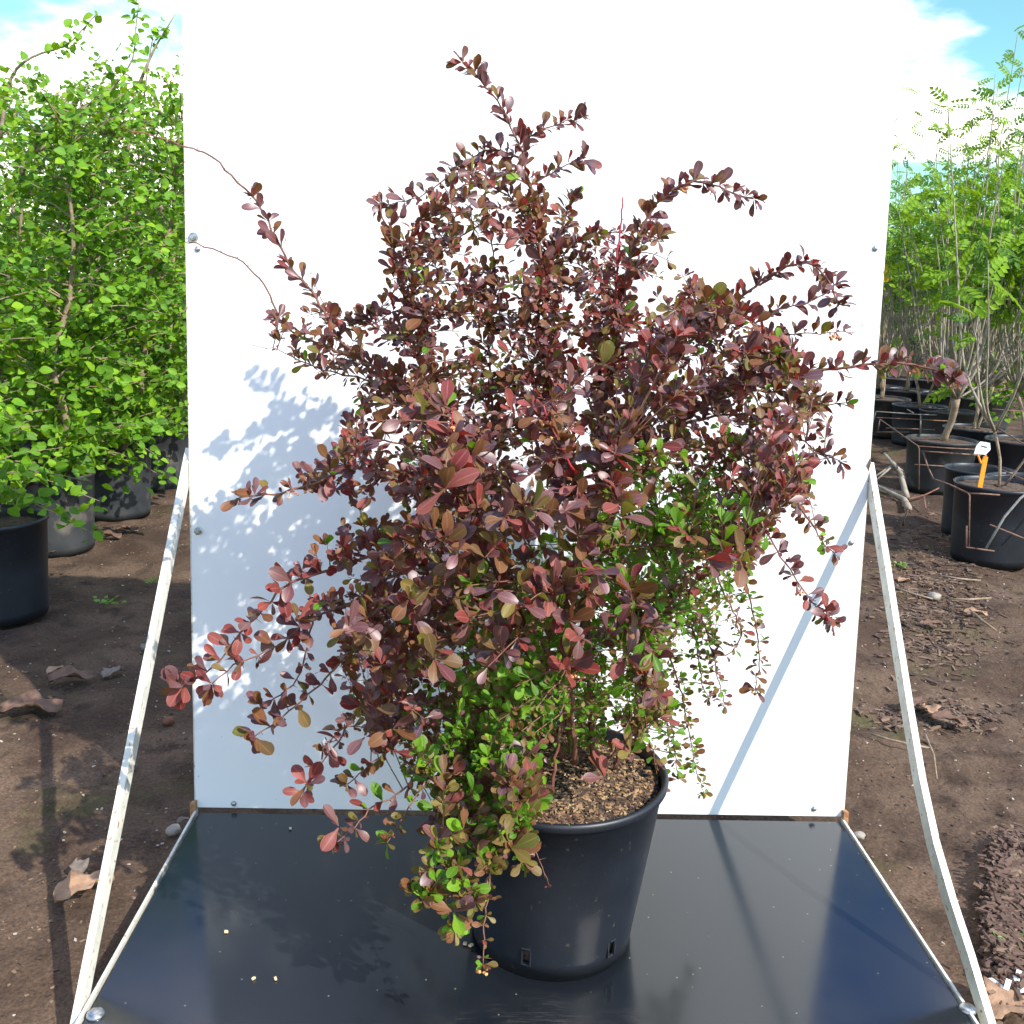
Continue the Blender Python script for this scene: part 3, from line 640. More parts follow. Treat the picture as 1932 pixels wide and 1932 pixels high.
S_([(980, 1200), (900, 1000), (820, 930), (740, 905), (690, 885), (640, 890), (600, 910), (550, 925), (500, 935), (452, 938)], yb(-.04), yb(-.12), 34, 'p', .0045, .0014, .2, gap=.019, n=5)
S_([(930, 1000), (850, 870), (770, 840), (700, 830), (650, 850), (610, 880), (570, 900)], yb(0), yb(-.05), 33, 'p', .003, .001, .15, gap=.018)
S_([(980, 1230), (920, 1130), (850, 1075), (770, 1040), (700, 1050), (640, 1070), (590, 1085), (540, 1105), (500, 1145), (455, 1195), (415, 1245), (370, 1280), (335, 1295)], yb(-.06), yb(-.2), 42, 'r', .0045, .0012, .15, gap=.026, n=5)
S_([(960, 1200), (880, 1110), (800, 1080), (740, 1085), (690, 1120), (640, 1150), (590, 1165), (545, 1205), (490, 1235), (440, 1255), (400, 1290)], yb(-.04), yb(-.2), 38, 'r', .004, .001, .2, gap=.028, n=5)
S_([(960, 1240), (880, 1150), (810, 1130), (750, 1150), (700, 1195), (650, 1240), (605, 1290), (560, 1330), (510, 1370), (480, 1390)], yb(-.08), yb(-.22), 42, 'p', .004, .001, .2, gap=.024, n=6)
S_([(600, 1130), (585, 1190), (578, 1230), (560, 1280), (530, 1310), (495, 1330)], yb(-.15), yb(-.18), 34, 'p', .002, .001, .1, gap=.026)
S_([(980, 1270), (900, 1200), (830, 1200), (770, 1240), (720, 1300), (670, 1350), (630, 1410), (590, 1460), (572, 1495)], yb(-.06), yb(-.22), 38, 'r', .004, .001, .2, gap=.027, n=5)
S_([(900, 1230), (840, 1200), (780, 1220), (740, 1265), (690, 1320), (640, 1380), (610, 1410)], yb(-.1), yb(-.25), 36, 'p', .003, .001, .1, gap=.022)
S_([(970, 1340), (880, 1330), (800, 1350), (750, 1400), (700, 1440), (655, 1480)], yb(-.08), yb(-.2), 30, 'm', .003, .001, .1, gap=.018)
S_([(970, 1390), (880, 1400), (810, 1440), (760, 1490), (700, 1530), (660, 1570), (635, 1590)], yb(-.1), yb(-.26), 32, 'm', .003, .001, .1, gap=.018, n=5)
S_([(900, 1420), (830, 1450), (780, 1510), (750, 1560), (730, 1590)], yb(-.16), yb(-.28), 30, 'o', .002, .001, .1, gap=.018)
# trailing over the pot front left
S_([(980, 1400), (910, 1400), (870, 1460), (850, 1540), (838, 1610), (838, 1670), (845, 1720), (858, 1755)], yb(-.1), yb(-.31), 36, 'o', .004, .001, .2, gap=.018, n=6)
S_([(950, 1430), (900, 1480), (885, 1560), (880, 1620), (860, 1680), (830, 1700), (800, 1700)], yb(-.14), yb(-.32), 34, 'o', .003, .001, .1, gap=.018, n=5)
S_([(990, 1430), (930, 1480), (922, 1560), (925, 1640), (920, 1700), (913, 1760), (912, 1820)], yb(-.12), yb(-.33), 22, 'o', .003, .0008, .15, gap=.02, n=4)
S_([(1000, 1440), (980, 1500), (975, 1560), (955, 1600), (930, 1620)], yb(-.14), yb(-.28), 34, 'o', .002, .001, .1, gap=.018, n=5)
S_([(1000, 1440), (960, 1470), (900, 1510), (850, 1560), (820, 1600)], yb(-.12), yb(-.3), 30, 'g', .002, .001, .1, gap=.016, n=5)
S_([(1000, 1430), (970, 1490), (960, 1540), (975, 1590), (985, 1625)], yb(-.16), yb(-.29), 36, 'o', .002, .001, .1, gap=.015, n=6)
S_([(990, 1420), (920, 1440), (870, 1500), (855, 1580), (870, 1650), (895, 1700)], yb(-.12), yb(-.32), 34, 'o', .003, .001, .15, gap=.015, n=6)
S_([(970, 1400), (890, 1430), (840, 1500), (815, 1570), (805, 1640), (785, 1680)], yb(-.12), yb(-.3), 34, 'o', .003, .001, .15, gap=.016, n=5)
S_([(1010, 1440), (1000, 1480), (1010, 1520), (990, 1570)], yb(-.14), yb(-.26), 36, 'b', .002, .001, .1, gap=.015, n=6)
S_([(975, 1580), (1005, 1600), (1022, 1635), (1036, 1672)], yb(-.24), yb(-.25), 6, 'r', .0014, .0006, 2)
S_([(975, 1590), (988, 1600), (1003, 1625)], yb(-.24), yb(-.25), 6, 'r', .001, .0006, 2)
S_([(1010, 1500), (1030, 1540), (1070, 1550)], yb(-.2), yb(-.24), 12, 'm', .001, .0006, .2, n=2, gap=.02)
# right side
S_([(1120, 1440), (1110, 1200), (1120, 1000), (1140, 780), (1170, 620), (1190, 490), (1220, 410), (1262, 362), (1310, 343), (1355, 352), (1395, 368), (1422, 375)], yb(.03), yb(-.02), 30, 'p', .007, .0014, .4, gap=.014, n=7)
S_([(1165, 620), (1163, 520), (1170, 430), (1174, 372)], yb(0), yb(0), 30, 'r', .003, .0012, .1, .55, n=2, gap=.045, mat_=M_twig_red)
S_([(1150, 900), (1210, 730), (1290, 630), (1360, 580), (1410, 550), (1450, 520), (1500, 497), (1545, 505), (1568, 540), (1582, 575)], yb(0), yb(-.08), 32, 'p', .005, .0014, .15, gap=.014, n=7)
S_([(1250, 700), (1360, 620), (1450, 590), (1520, 570), (1562, 552)], yb(.05), yb(.0), 29, 'p', .003, .001, .1, gap=.017)
S_([(1250, 760), (1350, 690), (1430, 650), (1500, 630), (1560, 628), (1590, 625)], yb(0), yb(-.02), 26, 'b', .003, .0008, .1, gap=.016)
S_([(1590, 625), (1608, 627), (1625, 618)], yb(-.02), yb(-.02), 5, 'r', .0008, .0005, 2)
S_([(1200, 900), (1300, 780), (1400, 720), (1480, 695), (1560, 697), (1640, 688), (1710, 688), (1770, 700), (1800, 715)], yb(0), yb(-.15), 31, 'p', .005, .0014, .15, gap=.012, n=6)
S_([(1300, 780), (1400, 740), (1500, 745), (1560, 765), (1595, 760)], yb(0), yb(-.05), 29, 'p', .003, .001, .1, gap=.017)
S_([(1280, 800), (1400, 780), (1480, 810), (1540, 850), (1585, 870)], yb(.03), yb(-.02), 29, 'p', .003, .001, .1, gap=.017)
S_([(1280, 850), (1380, 850), (1460, 900), (1520, 970), (1550, 1020), (1575, 1045)], yb(.02), yb(.02), 29, 'p', .003, .001, .1, gap=.016)
S_([(1250, 870), (1360, 890), (1430, 980), (1480, 1060), (1520, 1120), (1560, 1165)], yb(0), yb(-.08), 30, 'p', .003, .001, .1, gap=.016, n=5)
S_([(1230, 900), (1330, 960), (1390, 1060), (1420, 1150), (1432, 1230), (1425, 1300)], yb(.03), yb(.05), 25, 'b', .003, .001, .1, gap=.018)
S_([(1230, 950), (1320, 1030), (1370, 1130), (1400, 1190), (1380, 1230), (1340, 1240)], yb(.06), yb(.12), 20, 'b', .003, .001, .1, gap=.016)
S_([(1220, 980), (1290, 1080), (1330, 1180), (1350, 1260), (1368, 1330)], yb(.08), yb(.15), 18, 'p', .003, .0008, .1, gap=.014)
S_([(1210, 1000), (1270, 1100), (1310, 1200), (1325, 1290), (1340, 1320)], yb(.1), yb(.17), 18, 'b', .003, .0008, .1, gap=.013)
S_([(1190, 1080), (1240, 1180), (1280, 1290), (1300, 1380), (1310, 1440), (1328, 1495)], yb(.1), yb(.14), 20, 'o', .003, .0008, .15, gap=.015)
S_([(1180, 1100), (1230, 1220), (1260, 1320), (1270, 1400), (1280, 1470)], yb(.08), yb(.1), 19, 'b', .003, .0008, .15, gap=.015)
S_([(1170, 1150), (1215, 1270), (1255, 1350), (1262, 1420)], yb(.12), yb(.16), 17, 'o', .003, .0008, .15, gap=.014)
S_([(1150, 1380), (1210, 1380), (1235, 1430), (1243, 1490)], yb(.02), yb(0), 22, 'o', .002, .0008, .2, gap=.017)
S_([(1540, 1150), (1555, 1160), (1570, 1175)], yb(-.08), yb(-.09), 34, 'p', .001, .0006, .1, gap=.014)
# foreground shoots
S_([(1020, 1400), (960, 1200), (900, 1040), (872, 950), (862, 880), (858, 825)], yb(-.1), yb(-.26), 48, 'r', .004, .0012, .35, gap=.024, n=6)
S_([(858, 830), (856, 800), (855, 775)], yb(-.26), yb(-.26), 8, 'r', .0016, .001, 2, mat_=M_twig_red)
S_([(1060, 1380), (1080, 1150), (1090, 980), (1075, 880), (1055, 830)], yb(-.1), yb(-.26), 48, 'p', .004, .0015, .3, gap=.026, n=6)
S_([(1085, 890), (1060, 845), (1040, 800), (1026, 765)], yb(-.24), yb(-.26), 12, 'r', .0022, .0012, .5, n=2, gap=.015, mat_=M_twig_red)
S_([(1080, 1300), (1110, 1100), (1130, 1000), (1150, 900), (1160, 860)], yb(-.1), yb(-.24), 46, 'p', .004, .0012, .4, gap=.026, n=5)
S_([(1060, 1200), (1080, 1080), (1150, 1035), (1230, 1030), (1300, 1030), (1360, 1040), (1405, 1058)], yb(-.1), yb(-.28), 36, 'p', .003, .001, .1, gap=.02, n=5)
S_([(1060, 1250), (1020, 1080), (980, 1000), (960, 960)], yb(-.12), yb(-.26), 42, 'p', .003, .001, .2, gap=.024, n=5)
S_([(1040, 1250), (960, 1080), (900, 1010), (830, 990), (790, 1000)], yb(-.12), yb(-.24), 38, 'm', .003, .001, .2, gap=.022, n=5)
S_([(1085, 1440), (1080, 1340), (1073, 1255)], yb(-.06), yb(-.22), 52, 'r', .005, .0025, 2)
S_([(1030, 1300), (1040, 1180), (1048, 1120)], yb(-.1), yb(-.28), 44, 'p', .003, .001, .4, gap=.03, n=5)
S_([(1200, 1400), (1215, 1280), (1195, 1180), (1185, 1100)], yb(-.05), yb(-.25), 46, 'p', .003, .001, .3, gap=.03, n=5)
S_([(1040, 1500), (1050, 1420), (1058, 1370), (1062, 1330)], yb(-.12), yb(-.12), 18, 'g', .0035, .002, .8, gap=.02)
S_([(1160, 1450), (1180, 1400), (1220, 1370), (1260, 1340)], yb(.02), yb(-.08), 30, 'b', .004, .001, .3, gap=.02)
S_([(1120, 1450), (1160, 1420), (1200, 1360), (1240, 1310)], yb(-.02), yb(-.12), 34, 'b', .003, .001, .3, gap=.02)
# big single rosettes in the foreground
for px, py, dy, sz, n, mx_ in [(1072, 1255, -.23, 58, 8, 'r'), (944, 1222, -.24, 56, 9, 'b'), (1192, 1142, -.25, 54, 7, 'm'), (1182, 1240, -.24, 50, 7, 'p'), (1050, 1120, -.28, 48, 7, 'p'),
                               (1140, 1468, -.12, 44, 6, 'r'), (1014, 1478, -.2, 40, 6, 'r'), (1240, 1300, -.15, 50, 6, 'b'), (855, 1720, -.33, 48, 9, 'b'), (965, 1600, -.29, 50, 7, 'o'),
                               (925, 1530, -.27, 46, 7, 'o'), (700, 1240, -.24, 50, 7, 'r'), (560, 1170, -.2, 48, 4, 'r'), (350, 1290, -.2, 44, 5, 'r'), (580, 1480, -.22, 46, 6, 'r'),
                               (1400, 1060, -.28, 46, 5, 'r'), (1785, 712, -.15, 36, 9, 'p'), (1790, 730, -.15, 34, 5, 'b'), (1405, 372, -.02, 34, 7, 'p'), (1560, 1160, -.09, 36, 6, 'r'),
                               (740, 1375, -.26, 52, 4, 'r'), (690, 1390, -.24, 42, 5, 'p'), (480, 935, -.12, 38, 6, 'r'), (860, 880, -.27, 54, 6, 'r'), (1090, 1010, -.28, 50, 7, 'p'), (990, 1020, -.28, 46, 6, 'm'),
                               (820, 1640, -.31, 42, 5, 'o'), (790, 1690, -.31, 36, 4, 'o'), (1190, 1420, -.12, 40, 6, 'b'), (640, 1560, -.26, 44, 5, 'r'), (1575, 540, -.08, 36, 6, 'p'), (1150, 830, -.25, 56, 3, 'p'),
                               (1210, 960, -.25, 46, 6, 'p'), (1300, 1010, -.26, 42, 6, 'p'), (900, 960, -.27, 46, 6, 'r'), (740, 470, -.06, 42, 7, 'b'), (800, 600, -.08, 44, 6, 'p')]:
    cluster(at_y(px, py, Y0+dy), Vector((0, -.8, .5)).normalized(), sz/1937*proj(at_y(px, py, Y0+dy))[2]*1.08, n, mx_, spread=1.3)
for a in [(790, 858, -.1, 5), (805, 920, -.08, 4), (1355, 940, -.2, 7), (1580, 640, -.02, 9), (1775, 735, -.16, 9), (1720, 712, -.14, 4), (688, 1345, -.24, 6), (912, 1830, -.33, 9), (1415, 1325, .04, 7), (1330, 1508, .13, 5),
          (1243, 1505, 0, 6), (550, 935, -.12, 5), (575, 925, -.12, 3), (1410, 1025, -.27, 3), (1300, 350, -.02, 4), (1280, 358, -.02, 3), (1565, 560, -.08, 4), (930, 1240, -.26, 5), (1030, 780, -.26, 9), (1040, 810, -.25, 7), (860, 800, -.26, 6), (1090, 1295, -.23, 4), (780, 425, -.05, 4), (600, 735, .05, 3),
          (920, 905, -.05, 6), (1350, 1120, .02, 4), (1000, 1490, -.2, 4), (1480, 1135, -.08, 5)]:
    flower(a[0], a[1], Y0+a[2], a[3])

# side twigs that fill the crown
def inpoly(x, y, poly):
    c = False; n = len(poly)
    for i in range(n):
        x1, y1 = poly[i]; x2, y2 = poly[i-1]
        if (y1 > y) != (y2 > y) and x < (x2-x1)*(y-y1)/(y2-y1)+x1: c = not c
    return c
P_low = [(660, 740), (700, 690), (760, 700), (830, 760), (1000, 780), (1120, 700), (1200, 600), (1330, 570), (1450, 600), (1530, 690), (1565, 800), (1530, 920), (1480, 1010), (1400, 1040), (1370, 1100), (1330, 1180), (1270, 1180), (1260, 1330), (1200, 1350), (1150, 1340), (1000, 1400), (980, 1500), (900, 1560), (820, 1490), (740, 1430), (700, 1370), (640, 1250), (620, 1130), (700, 1030), (780, 960), (720, 880), (650, 860)]
P_up = [(730, 470), (800, 420), (860, 330), (960, 320), (1010, 340), (1080, 400), (1140, 480), (1190, 450), (1260, 430), (1320, 540), (1300, 620), (1150, 720), (950, 790), (800, 740), (740, 650), (600, 620), (620, 590), (720, 620)]
mb_tw = MB()
def fill(poly, count, dmin, dmax, size, mixes, seglen, n=4, gap=.022, fwd=0.0):
    xs = [p[0] for p in poly]; ys = [p[1] for p in poly]; k = 0
    arr = np.array([tuple(p) for p in NODES])
    while k < count:
        x, y = random.uniform(min(xs), max(xs)), random.uniform(min(ys), max(ys))
        if not inpoly(x, y, poly): continue
        k += 1
        Y = Y0+random.uniform(dmin, dmax)
        T = at_y(x, y, Y)
        if T.y > -.05+T.z*.09: T.y = -.06+T.z*.09
        if T.z < HP+.02 and (T.x-PC.x)**2+(T.y-PC.y)**2 < RTp**2: continue
        d = np.linalg.norm(arr-np.array(T), axis=1)+np.where(arr[:, 2] > T.z+.02, .08, 0)
        A = Vector(arr[int(np.argmin(d))]); v = T-A
        if v.length < .02: continue
        frac = max(0, 1-seglen/v.length)
        M_ = (A+T)/2+Vector((0, 0, .12*v.length*random.uniform(-.2, 1)))
        S = crspline([A, M_, T], .012)
        mb_tw.tube(S, [.0013-.0007*i/(len(S)-1) for i in range(len(S))], 3, cap=False)
        gg = greenness(x, y); acc = gap*.5
        g2 = gg if random.random() < .75 else gg*.3
        mixc = 'g' if random.random() < g2*1.05 and Y > Y0-.28 else random.choice(mixes)
        depthk = size/1850*(1.55)
        for i in range(max(1, int(len(S)*frac)), len(S)):
            acc += (S[i]-S[i-1]).length
            if acc >= gap:
                acc = 0; cluster(S[i], (S[i]-S[i-1]).normalized(), depthk*random.uniform(.8, 1.2)*(.85 if mixc == 'g' else 1), n, mixc)
                if random.random() < .5:
                    a = Vector([random.gauss(0, 1) for _ in range(3)]).normalized(); mb_tw.tube([S[i], S[i]+a*.011], [.0005, .0001], 3, cap=False)
fill(P_low, 1150, -.22, .26, 24, 'ppbbm', .12, n=5)
fill([(800, 820), (960, 850), (1100, 820), (1180, 800), (1200, 900), (1240, 1010), (1400, 1040), (1390, 1080), (1220, 1100), (1230, 1200), (1100, 1290), (1020, 1180), (950, 1260), (760, 1260), (640, 1220), (640, 1120), (820, 1000)], 52, -.38, -.28, 42, 'ppprbb', .09, n=5, gap=.032)
fill(P_low, 230, -.28, -.16, 33, 'ppprm', .09, n=5, gap=.024)
fill(P_up, 450, -.10, .16, 25, 'pprbbm', .10, n=5, gap=.018)
fill([(500, 600), (560, 590), (640, 600), (720, 660), (800, 700), (760, 760), (660, 740), (560, 690)], 42, -.05, .12, 26, 'ppbrb', .08, n=5, gap=.018)
fill([(600, 880), (700, 820), (800, 900), (760, 1010), (640, 1060), (560, 1100), (560, 1040), (680, 980), (620, 920)], 40, -.2, .0, 30, 'ppbrm', .08, n=5, gap=.02)
P_green = [(1180, 900), (1340, 900), (1380, 1010), (1300, 1200), (1200, 1340), (1120, 1380), (1000, 1400), (900, 1500), (850, 1400), (900, 1200), (1000, 1130), (1150, 1050)]
fill(P_green, 520, -.12, .2, 22, 'go', .1, n=5)
P_mid = [(860, 1240), (1060, 1240), (1060, 1380), (1000, 1440), (1000, 1520), (900, 1560), (850, 1480)]
P_soil = [(1000, 1280), (1220, 1280), (1235, 1400), (1180, 1440), (1120, 1400), (1040, 1420), (1000, 1440)]
fill(P_soil, 110, -.16, .14, 25, 'ogbb', .09, n=5)
fill(P_mid, 150, -.26, -.05, 26, 'gogo', .08, n=5)
P_ltrail = [(830, 1460), (1010, 1440), (1000, 1570), (960, 1630), (890, 1690), (820, 1700)]
fill(P_ltrail, 100, -.33, -.2, 33, 'ogobo', .08, n=5)
P_rt = [(1240, 1050), (1380, 1080), (1400, 1220), (1320, 1300), (1250, 1300)]
fill(P_rt, 80, .06, .2, 17, 'bbpo', .09, n=4, gap=.018)
tw = mb_tw.build('twigs', M_stem, shrub); tw['kind'] = 'stuff'
# keep leaves in front of the panel
LP = np.array(LP); lim = LP[:, 2]*math.tan(LEAN)-.035; LP[:, 1] = np.minimum(LP[:, 1], lim)
leaves_out(LP, LD, LN, LS, LMI, SH, LM, shrub, 300, 'b')

# ================================================================== young trees left (round toothed leaves)
LB = [leafmat('tree_leaf', (.12, .27, .006), (.21, .37, .010), (.36, .56, .01), .30, rough=.55, spec=.22, vein=(.3, .42, .1), veinf=.35, cc=(.09, .22, .02)),
      leafmat('tree_leaf_deep', (.04, .11, .004), (.08, .18, .006), (.16, .36, .01), .25, rough=.55, spec=.22, vein=(.2, .3, .08), veinf=.3)]
def tree_left(base, H, label, nparts, nbr=60, leaf=.055, spread=.42, seed=0, lean=(0, 0), sprays=()):
    random.seed(seed+100)
    e = empty('young_tree', base, label, 'tree', 'leafy young trees in black pots on the left'); base = Vector(base)
    P, D, Nn, S, MI = [], [], [], [], []
    stems = []; 
    for q in range(random.choice((2, 3))):
        x, y = random.gauss(0, .10), random.gauss(0, .10); pts = [base+Vector((x*.4, y*.4, 0))]
        for i in range(1, 7):
            t = i/6; pts.append(base+Vector((x*(1+t*2)+random.gauss(0, .03)+lean[0]*t, y*(1+t*2)+random.gauss(0, .03)+lean[1]*t, H*t*random.uniform(.94, 1.0))))
        s = crspline(pts, .06); stems.append(s); mb = MB(); mb.tube(s, [.019*(1-.85*i/len(s)) for i in range(len(s))], 7); mb.build('trunk', M_bark, e, True)
    mb = MB()
    for b_ in range(nbr):
        s = random.choice(stems); i = int(len(s)*random.uniform(.04, .97)); A = s[i]; t = i/len(s)
        a = random.uniform(0, 6.28); ln = spread*random.uniform(.55, 1.2)*(1.05-.55*t); up = random.uniform(-.35, .55)+t*.4
        T = A+Vector((math.cos(a)*ln, math.sin(a)*ln, ln*up)); M_ = (A+T)/2+Vector((0, 0, .1*ln)); Q = crspline([A, M_, T], .035)
        mb.tube(Q, [.004*(1-.8*k/len(Q)) for k in range(len(Q))], 4, cap=False)
        for k in range(1, len(Q)):
            for _ in range(random.choice((2, 3, 3))):
                dd = (Q[k]-Q[k-1]).normalized()*.5+Vector((random.gauss(0, .8), random.gauss(0, .8), random.gauss(-.05, .45)))
                P.append(tuple(Q[k]+Vector([random.gauss(0, .02) for _ in range(3)]))); D.append(tuple(dd)); Nn.append((random.gauss(.3, .7), random.gauss(-.6, .6), random.gauss(.7, .3)))
                S.append(leaf*random.uniform(.5, 1.15)*(1.08-.25*t)); MI.append(0 if random.random() < .62 else 1)
    for sp in sprays:
        Q = crspline([at_y(x, y, base.y) for x, y in sp], .04)
        m2 = MB(); m2.tube(Q, [.009*(1-.85*k/len(Q)) for k in range(len(Q))], 6); m2.build('limb', M_bark, e, True)
        for k in range(3, len(Q)):
            if random.random() < .35+.65*k/len(Q):
                for _ in range(random.choice((3, 5, 7))):
                    P.append(tuple(Q[k]+Vector([random.gauss(0, .02) for _ in range(3)]))); D.append((random.gauss(0, .6), random.gauss(0, .6), random.gauss(.1, .6))); Nn.append((random.gauss(.3, .5), -.6, .6)); S.append(leaf*random.uniform(.5, 1.1)); MI.append(0)
    o = mb.build('limbs', M_bark, e); o['kind'] = 'stuff'
    leaves_out(P, D, Nn, S, MI, OV, LB, e, nparts, 'l', 'crown')
    return e
def gpt(px, dist):
    d = ray(px, 700); d.z = 0; d.normalize(); p = Vector((CAM.x, CAM.y, 0))+d*dist; return Vector((p.x, p.y, GZ))
def rim_at(px, py, H): return at_z(px, py, GZ+H)-Vector((0, 0, H))
LT = [(-22, 975, 104, .37, 2.12, 300, 'nursery pot at the left edge, nearest of the left row, dark and smooth', 'young tree cut by the left edge of the photo, nearest of the left row'),
      (92, 890, 82, .36, 2.0, 300, 'dusty grey nursery pot second in the left row', 'leafy young tree in the second pot of the left row'),
      (212, 843, 71, .36, 2.12, 300, 'dusty nursery pot with water stains, third in the left row', 'leafy young tree in the third pot, its top sprays against the sky'),
      (305, 805, 62, .36, 2.35, 200, 'shaded nursery pot behind the panel edge in the left row', 'tree next to the left edge of the white panel'),
      (345, 765, 55, .36, 2.5, 150, 'far shaded pot behind the panel on the left', 'tree farthest back along the left side of the white panel'),
      (-20, 850, 70, .36, 2.3, 150, 'pot hidden in shade behind the nearest left pot', 'tree standing behind the nearest left tree'),
      (80, 800, 60, .36, 2.15, 120, 'dark pot in the second left row behind the dusty pots', 'tree in the second row between the left edge and the third pot'),
      (190, 765, 52, .36, 2.3, 80, 'dark pot in the third left row', 'tree in the far row showing between the front crowns'),
      (60, 745, 50, .36, 2.5, 60, 'dark pot far back on the left', 'far left tree at the back with its crown against the sky')]
SPR = {1: [[(0, 260), (20, 150), (60, 108), (120, 88), (150, 62), (186, 22)], [(40, 330), (80, 250), (110, 217), (150, 207), (210, 168), (250, 112), (256, 55), (262, 5)], [(60, 290), (110, 260), (165, 205)]],
       2: [[(235, 300), (268, 200), (280, 120), (290, 60)], [(262, 160), (290, 95), (330, 28)], [(190, 330), (240, 242), (300, 225), (352, 190)], [(150, 330), (190, 250), (200, 210)]]}
for i, (px, py, rp, H, TH, npt, pl, tl) in enumerate(LT):
    c = rim_at(px, py, H); R = rp*proj(c+Vector((0, 0, H)))[2]/F
    pot('plant_pot', c, R, R*.86, H, pl, M_pot if i == 0 else M_pot_old, 'black pots of the left row', 48, False, .04)
    tree_left(c+Vector((0, 0, H-.03)), TH-H, tl, npt, 200 if i < 3 else 150, .048, .50 if i else .52, i, lean=((-.1, 0), (.0, 0), (.1, 0))[i] if i < 3 else (0, 0), sprays=SPR.get(i, []))

# ================================================================== shrubs right (feathered leaves on upright stems)
def pinnate():
    V = []; Fc = []; UV = []
    def lf(o, d, n, ln, wd):
        b0 = len(V); o = Vector(o); d = Vector(d).normalized(); s = Vector((0, 0, 1)).cross(d).normalized()
        for t, ww in ((0, .1), (.4, 1), (1, .08)):
            for q in (-1, 0, 1): V.append(tuple(o+d*ln*t+s*q*wd*ww+Vector((0, 0, abs(q)*wd*.3-.12*ln*t*t)))); UV.append(((q+1)/2, t))
        for i in range(2):
            for j in range(2): Fc.append([b0+i*3+j, b0+i*3+j+1, b0+i*3+j+4, b0+i*3+j+3])
    for i in range(4):
        x = .2+i*.2
        for s in (-1, 1): lf((x, 0, -.22*x*x), (.7, s, -.25), 0, .34*(1-.10*abs(i-1.5)), .095)
    lf((.95, 0, -.2), (1, 0, -.4), 0, .34, .10)
    b0 = len(V)
    for (x, yy) in ((0, -.008), (0, .008), (.95, .006), (.95, -.006)): V.append((x, yy, -.22*x*x)); UV.append((.5, x))
    Fc.append([b0, b0+1, b0+2, b0+3])
    return np.array(V, np.float32), np.array(Fc), np.array(UV, np.float32)
PI_ = [pinnate()]
LA = [leafmat('ash_leaf', (.11, .23, .008), (.18, .31, .012), (.32, .52, .02), .32, rough=.55, spec=.22, veinf=.2, vein=(.2, .3, .1)), leafmat('ash_leaf_deep', (.04, .11, .008), (.07, .16, .012), (.16, .34, .02), .28, rough=.55, spec=.22, veinf=.2, vein=(.15, .25, .08))]
def shrub_right(base, H, label, nparts, seed, nst=16, trunk=.26, size=.18, spread=.72):
    random.seed(seed+500)
    e = empty('potted_shrub', base, label, 'shrub', 'upright feather leaved shrubs in pots on the right'); base = Vector(base)
    P, D, Nn, S, MI = [], [], [], [], []
    forks = []
    for q in range(2):
        top = base+Vector((random.gauss(0, .05)+(.09 if q else -.03), random.gauss(0, .05), trunk*random.uniform(.9, 1.3)))
        mb = MB(); mb.tube(crspline([base+Vector((q*.02, 0, 0)), (base+top)/2+Vector((.015, 0, 0)), top], .05), (.021 if not q else .015)*(.35 if nst < 8 else 1 if seed == 0 else .6), 8); mb.build('trunk', M_bark, e, True); forks.append(top)
    for q in range(int(nst*1.7)):
        A = random.choice(forks); a = random.uniform(0, 6.28); whip = q < max(4, nst//3)
        ln = (H*random.uniform(.85, 1.0) if whip else H*random.uniform(.42, .74))-trunk; o = spread*(random.uniform(.1, .7) if whip else random.uniform(.3, 1.1))
        out = Vector((math.cos(a), math.sin(a), 0))
        T = A+out*o*.8+Vector((0, 0, ln)); Q = crspline([A, A+out*o*.35+Vector((0, 0, ln*.2)), A+out*o*.6+Vector((random.gauss(0, .03), 0, ln*.6)), T], .07)
        mb = MB(); mb.tube(Q, [.0075*(1-.75*k/len(Q)) for k in range(len(Q))], 5)
        nQ = len(Q)
        for k in range(1, nQ):
            hz = (Q[k].z-base.z)/H
            if hz < .38 and random.random() < .93: continue
            if hz < .42 and random.random() < .4: continue
            top = hz > .68
            if top and not whip and random.random() < .6: continue
            if top and k % 2: continue
            for _ in range(2 if top else random.choice((0, 0, 1, 1, 2, 2))):
                b_ = random.uniform(0, 6.28); dd = Vector((math.cos(b_), math.sin(b_), random.uniform(-.5, 1.2)))
                P.append(tuple(Q[k])); D.append(tuple(dd)); Nn.append((random.gauss(.1, .7), random.gauss(-.6, .5), random.uniform(.3, 1))); S.append(size*random.uniform(.6, 1.1)*(.62 if top else .9)); MI.append(0 if random.random() < .75 else 1)
        mb.build('stem', M_greyb, e, True)
    leaves_out(P, D, Nn, S, MI, PI_, LA, e, nparts, 'r', 'foliage')
    return e
